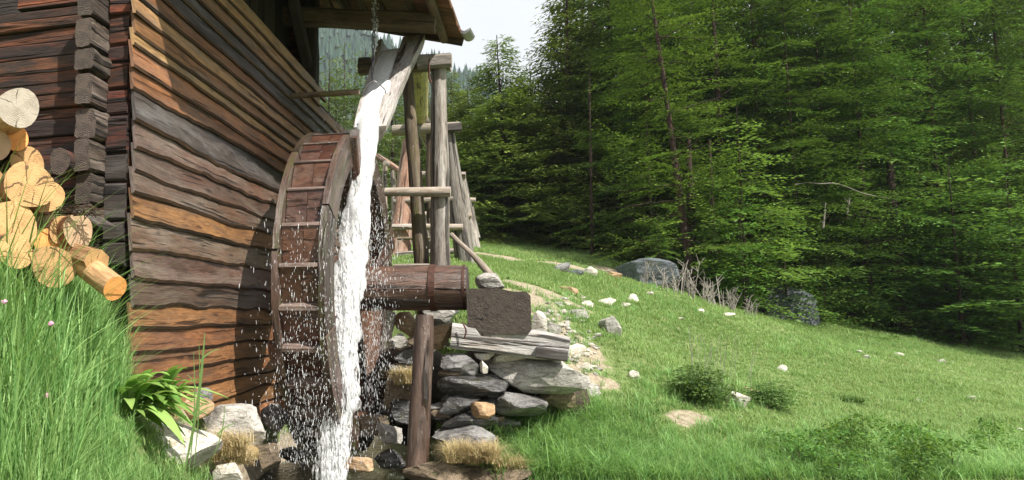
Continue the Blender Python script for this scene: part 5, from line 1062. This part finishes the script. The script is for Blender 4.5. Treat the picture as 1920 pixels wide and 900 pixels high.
# undergrowth shrubs along the foot of the wood
for k, px in enumerate(range(1455, 1990, 44)):
    d = np.interp(px, [1440, 1530, 1700, 1920], [18.8, 19.3, 21.4, 21.6]) + rng.uniform(-.2, .5); p = at_ground(px + rng.uniform(-12, 12), d)
    tree('shrub', p, (rng.uniform(.9, 1.2), rng.uniform(.8, 1.15)), rng.uniform(0, 6.28), 'shrub', ['leftmost','second from the left','third from the left','fourth from the left','fifth from the left','sixth from the left','middle one','sixth from the right','fifth from the right','fourth from the right','third from the right','second from the right','rightmost'][min(k, 12)] + ' of the dense dark shrubs at the foot of the wood', 'shrub', 'undergrowth shrubs at the foot of the wood')
for k, px in enumerate(range(1270, 1450, 40)):
    d = 20 + rng.uniform(-.5, .8); p = at_ground(px, d); tree('shrub', p, (1.2, 1.0), rng.uniform(0, 6.28), 'shrub', ['leftmost', 'second', 'middle', 'fourth', 'rightmost'][min(k, 4)] + ' of the dark shrubs behind the dry stalks', 'shrub', 'shrubs behind the dry stalks')
# bare branch and snags that catch the light, thin trunk
def twiggy(name, pts, r0, r1, mat, label, cat, seed=1):
    b = B(); pole(b, pts, r0, r1, 7, .004, seed, seg=16); return b.obj(name, mat, label=label, cat=cat, loc=tuple(pts[0]))
twiggy('bare_branch', [P(1665, 372, 20.5), P(1640, 368, 19.6), P(1616, 362, 18.8), P(1596, 354, 18.4), P(1578, 346, 18.3), P(1560, 343, 18.1), P(1540, 345, 18.0), P(1514, 342, 17.9), P(1490, 346, 17.9)], .020, .008, 'grey_twig', 'bare thin branch arching left out of the right-hand forest', 'branch')
for k, (x, y0, y1) in enumerate([(1545, 380, 428), (1590, 372, 402)]):
    b = B(); pole(b, [P(x - 2, y1, 19.3), P(x + 1, (y0 + y1) / 2, 19.3), P(x + 3, y0, 19.3)], .03, .012, 6, .004, k, seg=6)
    for q in range(4): pole(b, [P(x, y1 - 8 - q * 7, 19.3), P(x + (9 if q % 2 else -8), y1 - 16 - q * 8, 19.2)], .012, .005, 5, 0, q, seg=3)
    b.obj('snag', 'grey_twig', label='broken grey snag below the bare branch, ' + ('left one' if k == 0 else 'right one'), cat='snag', loc=tuple(P(x - 2, y1, 18.2)))
for k, (px, py0, py1, d, r_) in enumerate([(1111, 260, 478, 22.0, .055), (1300, 420, 500, 19.5, .16), (1680, 440, 560, 20.8, .26), (1625, 450, 560, 21.2, .14), (1340, 430, 520, 20, .14)]):
    p0 = at_ground(px, d); p1 = P(px - 4, py0, d); tree_ = thing('bare_tree', ['slim pale bare trunk left of the big boulder', 'reddish trunk foot behind the boulder', 'stout trunk in a light gap of the right-hand forest', 'thinner trunk left of the stout one in the light gap', 'trunk foot above the dry stalks'][k], 'tree trunk', tuple(p0))
    b = B(); pole(b, [p0, (p0 + p1) / 2, p1, p1 + (.05, 0, 2.5)], r_, r_ * .25, 10, .02, k, seg=12); b.obj('trunk', 'bark', tree_)
# dry stalk shrubs on the crest
def stalks(px0, px1, base, n, hgt, d, seed, label):
    r = np.random.default_rng(seed); b = B()
    for k in range(n):
        px = r.uniform(px0, px1); p = P(px, 500, d + r.uniform(-.4, .4)); p[2] = h1(p[0], p[1]) - .03; h = hgt * r.uniform(.45, 1.1); le = np.array([r.normal(0, .22), r.normal(0, .15), 1.0]); 
        pts = [p, p + le * h * .5, p + le * h + (r.normal(0, .05), 0, 0)]; pole(b, pts, .011, .005, 5, 0, k, seg=5)
        for q in range(r.integers(4, 9)):
            f = r.uniform(.25, .95); a = p + le * h * f; dv = np.array([r.normal(0, .8), r.normal(0, .4), r.uniform(.5, 1.1)]); dv /= np.linalg.norm(dv); pole(b, [a, a + dv * h * r.uniform(.12, .32)], .006, .003, 4, 0, q, seg=3)
    b.obj('dry_shrub', 'twig', label=label, cat='dry shrub', loc=tuple(P((px0 + px1) / 2, base, d)))
stalks(1196, 1300, 545, 24, .52, 14.6, 1, 'leftmost of the dry bare shrubs on the crest, in front of the bluish boulder')
stalks(1250, 1300, 545, 8, .72, 14.9, 4, 'taller bare stems rising among the leftmost dry shrub')
stalks(1312, 1362, 565, 17, .68, 15.2, 2, 'middle dry shrub on the crest, a fan of pale bare stems')
stalks(1362, 1412, 580, 18, .60, 15.6, 3, 'rightmost dry shrub on the crest with two straight taller stalks')
# meadow bushes
for px, py, s, sh, lb in [(1315, 757, .95, .80, 'dark green leafy bush growing alone on the meadow slope'), (1350, 750, .75, .95, 'wispy bush leaning on the right of the lone dark bush'), (1588, 752, .7, .45, 'small low weed in mid meadow right of the bush'), (1446, 764, .85, .6, 'low green weed right of the white tilted stone'), (1284, 746, .8, .8, 'small twiggy bush at the left foot of the lone bush')]:
    p, d = hit(px, py, 3, 30); tree('leafy' if px in (1315, 1446) else 'bush', p, (s, s * sh), px, 'bush', lb, 'bush')
b = B(); p, d = hit(1345, 735)
for k in range(20):
    q = p + (rng.normal(0, .22), rng.normal(0, .1), 0); dv = np.array([rng.normal(.12, .12), 0, 1]); pole(b, [q, q + dv * .3, q + dv * rng.uniform(.4, .75)], .0026, .0014, 4, 0, k, seg=4)
b.obj('dry_stalks', 'twig', kind='stuff', label='thin bare stalks rising out of the lone meadow bush', cat='stalks')
for k in range(22):  # leafy weeds in the near right meadow
    px, py = rng.uniform(1450, 1900), rng.uniform(828, 905); p, d = hit(px, py, 3, 30); tree('weed', p, (rng.uniform(.7, 1.2), rng.uniform(.7, 1.1)), rng.uniform(0, 6), 'weed', 'leafy green weed in the rank grass of the lower right meadow', 'weed', 'weeds in the lower right meadow', mat=None)

# wood on the far mountainside and rise
tv, tf = [], []
pick = rng.integers(0, len(hillV) - 70, 9000)
C_ = hillV[pick] + rng.normal(0, 4, (9000, 3)) * np.array([1, 1, .1])
hh = rng.uniform(3.5, 7.5, 9000); rr = hh * .24; a = np.arange(5) / 5 * 2 * PI
ring = C_[:, None, :] + np.stack([np.cos(a)[None] * rr[:, None], np.sin(a)[None] * rr[:, None], np.full((9000, 5), -1.0)], -1); apex = C_ + np.stack([np.zeros(9000), np.zeros(9000), hh], 1)
V = np.concatenate([ring, apex[:, None]], 1).reshape(-1, 3); base = np.arange(9000) * 6
F_ = np.concatenate([np.stack([base + j, base + (j + 1) % 5, base + 5], 1) for j in range(5)])
o = bpy.data.objects.new('mountain_woods', leafmesh('mountain_woods', V, F_, np.repeat(rng.uniform(0, 1, 9000), 6), 'mountain_leaf')); SC.collection.objects.link(o); tag(o, 'hazy conifer woods covering the mountainside seen under the roof', 'woods', None, 'stuff')

# ================================================================== GRASS AND HERBS
tick = [leafmesh('stemturf', *blade_tuft(33, 4, .03, .09, .004, .05, .6, 2), 'dry_grass'), leafmesh('weedturf', *blade_tuft(34, 7, .02, .05, .020, .05, 1.2, 2), 'bush_leaf')]
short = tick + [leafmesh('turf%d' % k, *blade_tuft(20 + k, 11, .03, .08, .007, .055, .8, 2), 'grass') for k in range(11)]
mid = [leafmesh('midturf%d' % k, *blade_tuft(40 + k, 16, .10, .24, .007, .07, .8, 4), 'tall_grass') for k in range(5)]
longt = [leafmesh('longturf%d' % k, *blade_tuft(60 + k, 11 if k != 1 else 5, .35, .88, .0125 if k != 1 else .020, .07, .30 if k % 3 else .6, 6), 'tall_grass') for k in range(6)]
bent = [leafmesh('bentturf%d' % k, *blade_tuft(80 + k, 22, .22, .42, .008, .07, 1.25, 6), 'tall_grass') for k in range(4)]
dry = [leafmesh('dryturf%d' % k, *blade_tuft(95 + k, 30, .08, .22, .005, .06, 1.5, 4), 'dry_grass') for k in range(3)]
def infield(n, x0, x1, y0, y1):
    x, y = rng.uniform(x0, x1, n), rng.uniform(y0, y1, n); return x, y
def inview(x, y, m=60):
    z = H(x, y); q = np.stack([x, y, z], 1) @ CM; px = CX + F * q[:, 0] / -q[:, 2]; py = CY - F * q[:, 1] / -q[:, 2]; return (q[:, 2] < -1) & (px > -m) & (px < 1920 + m * 9) & (py < 900 + m * 2.5), px, py, z
def lawn(n, x0, x1, y0, y1, dens_by_dirt=True):
    x, y = infield(n, x0, x1, y0, y1); ok, px, py, z = inview(x, y)
    nz = .6 * sn(np.stack([x, y], 1), 3, 11, 3)
    ok &= (stream_d(x, y) > .1) & (dirtf(x, y) + .35 * nz < .46) & (inforest(x, y) < .5) & ~((x < -2.3) & (y > 3.9))
    return x[ok], y[ok], z[ok]
X, Y_, Z = [np.concatenate(q) for q in zip(lawn(66000, -2.4, 12, 3.5, 9.5), lawn(60000, -2, 18.5, 9.5, 14.5), lawn(50000, -3, 26, 14.5, 23), lawn(16000, -4, 10, 19, 32))]
scl = rng.uniform(.6, 1.25, len(X)) * (1 + .35 * sn(np.stack([X, Y_], 1), 1.1, 17, 3)) * np.interp(np.hypot(X, Y_), [5, 14, 30], [.95, 1.15, 1.7])
scatter('meadow_grass', np.stack([X, Y_, Z], 1), rng.uniform(0, 6.28, len(X)), scl, short, 'short cropped green turf of the sloping meadow', 'grass'); print('turf', len(X))
# ranker grass low in the meadow, and round stones
pts = []
for _ in range(2600):
    px, py = rng.uniform(1000, 1960), 905 - abs(rng.normal(0, 46)); 
    if py < 700: continue
    pts.append((px, py))
for _ in range(160): pts.append((rng.uniform(1190, 1420), rng.uniform(700, 770)))
for _ in range(160): pts.append((rng.uniform(1130, 1420), rng.uniform(538, 600)))
for _ in range(350): pts.append((rng.uniform(1440, 1920), rng.uniform(632, 668)))
for _ in range(200): pts.append((rng.uniform(930, 1100), rng.uniform(545, 720)))
hp = [hit(a, c, 3, 26)[0] for a, c in pts]
for q_ in STONES:
    for _ in range(5):
        x_, y_ = q_[0] + rng.normal(0, .14), q_[1] + rng.normal(-.02, .08); hp.append(np.array([x_, y_, h1(x_, y_)]))
hp = np.array(hp); k = (stream_d(hp[:, 0], hp[:, 1]) > .05); hp = hp[k]
scatter('rank_grass', hp, rng.uniform(0, 6.28, len(hp)), rng.uniform(.35, .95, len(hp)), mid, 'longer bright green grass at the lower edge of the meadow', 'grass')
# bright clump below the stone wall
hp = np.array([hit(rng.normal(1050, 75), rng.uniform(770, 900), 3, 12)[0] for _ in range(330)]); hp = hp[stream_d(hp[:, 0], hp[:, 1]) > .12]
scatter('grass_clump', hp, rng.uniform(0, 6.28, len(hp)), rng.uniform(.55, 1.0, len(hp)), bent, 'lush arching grass clump at the foot of the stone wall', 'grass')
# tall grass on the left bank
x, y = infield(5200, -3.9, -1.1, 2.1, 4.6); ok, px, py, z = inview(x, y, 120)
ok &= (px < np.interp(py, [500, 700, 760, 800, 850, 1000], [240, 305, 245, 165, 140, 130])) & (stream_d(x, y) > .15) & (z + .0 > -1.3) & (y < 3.95)
x, y, z, px = x[ok], y[ok], z[ok], px[ok]; dd = np.hypot(x, y); s_ = rng.uniform(.6, 1.12, len(x)) * np.interp(px, [0, 110, 180, 300], [1.06, 1.02, .82, .55]) * np.interp(dd, [2.5, 3.2, 3.8, 4.5], [.5, .85, .95, .75])
print('tall', len(x)); scatter('tall_grass', np.stack([x, y, z], 1), rng.uniform(0, 6.28, len(x)), s_, longt, 'tall bright green meadow grass covering the left bank in front of the log pile', 'grass')
hp = np.array([hit(rng.uniform(0, 240), rng.uniform(800, 960), 2, 8)[0] for _ in range(600)] + [hit(rng.uniform(200, 420), rng.uniform(890, 960), 2, 8)[0] for _ in range(160)])
lp = np.array([hit(rng.uniform(190, 345), rng.uniform(740, 900), 2, 8)[0] for _ in range(420)]); scatter('low_grass', lp, rng.uniform(0, 6.28, len(lp)), rng.uniform(.15, .38, len(lp)), mid, 'low grass on the bank around the big white boulder', 'grass'); scatter('bank_grass', hp, rng.uniform(0, 6.28, len(hp)), rng.uniform(.3, .75, len(hp)), mid, 'shorter mixed grass at the bottom left between the stones', 'grass')
dg = []
for (a0, a1, c0, c1, dd_, n_) in [(398, 474, 826, 878, 4.85, 60), (838, 930, 842, 868, 5.75, 150), (735, 785, 700, 722, 6.5, 60), (930, 985, 868, 885, 5.8, 50), (250, 330, 765, 790, 4.7, 50)]:
    for _ in range(n_): dg.append(P(rng.uniform(a0, a1), rng.uniform(c0, c1), dd_ + rng.uniform(-.1, .15)))
b = B(); 
for (px, py, w, h, d) in [(437, 862, 66, 42, 4.95), (886, 862, 100, 44, 5.95), (955, 885, 90, 30, 5.95)]:
    rock('turf_hump', P(px, py, d) + (0, .12, 0), (w / F * d, .4, h / F * d), 'dry_grass', px, 'low hump of dry straw-coloured turf ' + {437: 'between the white boulders at the left', 886: 'on the tan slabs at the foot of the wall', 955: 'right of the taller straw hump'}[px], 'turf', None, 0, 0, 3, .2)
scatter('dry_grass', np.array(dg), rng.uniform(0, 6.28, len(dg)), rng.uniform(.4, .85, len(dg)), dry, 'straw-coloured dead grass hanging over the stones', 'grass')
# broad-leaved plant, each leaf a part
plant = thing('broad_leaved_plant', 'lush plant with long broad pale green leaves at the edge of the tall grass', 'plant', tuple(P(252, 775, 4.35)))
pc = P(262, 768, 4.05); r = np.random.default_rng(5)
for k in range(58):
    az = r.uniform(-1.3, 1.9); out = np.array([math.cos(az * .75), -abs(math.sin(az)) * .7 + .2, 0]); out /= np.linalg.norm(out); L = r.uniform(.24, .46); el = r.uniform(.3, 1.25); w = r.uniform(.020, .040); st = pc + (r.normal(0, .07), r.normal(0, .06), r.uniform(-.05, .08)); V = []; side = np.cross(out, (0, 0, 1)); n = 8
    for s in range(n + 1):
        f = s / n; c = st + out * L * math.cos(el) * f * (1 + .3 * f) + np.array([0, 0, 1]) * L * (math.sin(el) * f - .55 * f * f * (1.3 - el * .4)); ww = w * (math.sin(PI * min(1, f * .92 + .08)) ** .8)
        V += [c - side * ww + (0, 0, .006), c, c + side * ww + (0, 0, .006)]
    f_ = []
    for s in range(n): q = s * 3; f_ += [[q, q + 1, q + 4, q + 3], [q + 1, q + 2, q + 5, q + 4]]
    me = leafmesh('leaf', np.array(V) - np.array(PARLOC[plant.name]), f_, np.full(len(V), r.uniform(.2, 1.0)), 'plant_leaf'); o = bpy.data.objects.new('leaf', me); SC.collection.objects.link(o); o.parent = plant
# tall single stalks in the foreground
for k, (x0, y0, x1, y1, d, lb) in enumerate([(342, 900, 383, 625, 3.6, 'tall broad grass blade rising in front of the siding'), (352, 900, 362, 660, 3.6, 'thin flowering stalk left of the tall blade'), (360, 900, 372, 640, 3.65, 'thin flowering stalk hugging the tall blade'), (398, 860, 420, 760, 3.7, 'short stalk over the hanging dry grass')]):
    b = B(); a, c = P(x0, y0, d), P(x1, y1, d); m_ = (a + c) / 2 + (.0, 0, .0); n = 10; V = []; T = []
    for s in range(n + 1):
        f = s / n; q = a + (c - a) * f + np.array([.02 * math.sin(f * 3), 0, 0]); ww = (.007 if k == 0 else .0028) * (math.sin(PI * (f * .9 + .06)) + .2); V += [q - (ww, 0, 0), q + (ww, 0, 0)]; T += [.6, .6]
    if k == 0: pass
    f_ = [[2 * s, 2 * s + 1, 2 * s + 3, 2 * s + 2] for s in range(n)]; root = thing('grass_stalk', lb, 'grass stalk', tuple(a)); o = bpy.data.objects.new('stem', leafmesh('stem', np.array(V) - a, f_, T, 'tall_grass')); SC.collection.objects.link(o); o.parent = root
    for j in range(3 if k == 0 else 1):
        f = .45 + .18 * j; q = a + (c - a) * f; e = q + np.array([(.10 if j % 2 == 0 else -.05), 0, .11]); W2 = .005; V = []
        for s in range(6): g_ = s / 5; u = q + (e - q) * g_ + (0, 0, -.05 * g_ * g_); V += [u - (0, 0, W2 * (1 - g_) + .001), u + (0, 0, W2 * (1 - g_) + .001)]
        o = bpy.data.objects.new('blade', leafmesh('blade', np.array(V) - a, [[2 * s, 2 * s + 1, 2 * s + 3, 2 * s + 2] for s in range(5)], [.7] * 12, 'tall_grass')); SC.collection.objects.link(o); o.parent = root
for k, (px, py, lb) in enumerate([(8, 566, 'pink clover head at the left edge of the tall grass'), (88, 742, 'pale pink clover head low in the tall grass'), (96, 607, 'small faded flower head in the middle of the tall grass')]):
    c = P(px, py, 2.75); V, f_ = ico(2); root = thing('clover', lb, 'flower', tuple(c - (0, 0, .3))); b = B(); b.add(V * np.array([.011, .011, .010]) * (1 + .25 * sn(V, 9, k, 2))[:, None] + c, f_); b.obj('flower_head', 'flower', root); b = B(); pole(b, [c - (0.02, 0, .3), c], .0018, .0015, 5, 0, k, seg=5); b.obj('stem', 'grass', root)

# ================================================================== AIR
hb = B(); lo, hi = np.array([-330.0, -60, -60]), np.array([420.0, 560, 165])
hz_top = hi[2]; c8 = [(x, y, z) for x in (lo[0], hi[0]) for y in (lo[1], hi[1]) for z in (lo[2], hi[2])]
hb.add(c8, [[0, 1, 3, 2], [4, 6, 7, 5], [0, 4, 5, 1], [2, 3, 7, 6], [0, 2, 6, 4], [1, 5, 7, 3]])
hm = bpy.data.materials.new('haze'); hm.use_nodes = True; hn = hm.node_tree.nodes; hn.remove(hn['Principled BSDF'])
pv = hn.new('ShaderNodeVolumePrincipled'); pv.inputs['Color'].default_value = (.86, .92, 1, 1); pv.inputs['Density'].default_value = 0.00035; pv.inputs['Anisotropy'].default_value = 0.2
hm.node_tree.links.new(pv.outputs[0], hn['Material Output'].inputs['Volume']); M['haze'] = hm
hb.obj('haze', 'haze', kind='stuff')
print('TRIS', sum(len(o.data.polygons) * 2 for o in SC.objects if o.type == 'MESH'), sum(len(m.polygons) * 2 for m in bpy.data.meshes))
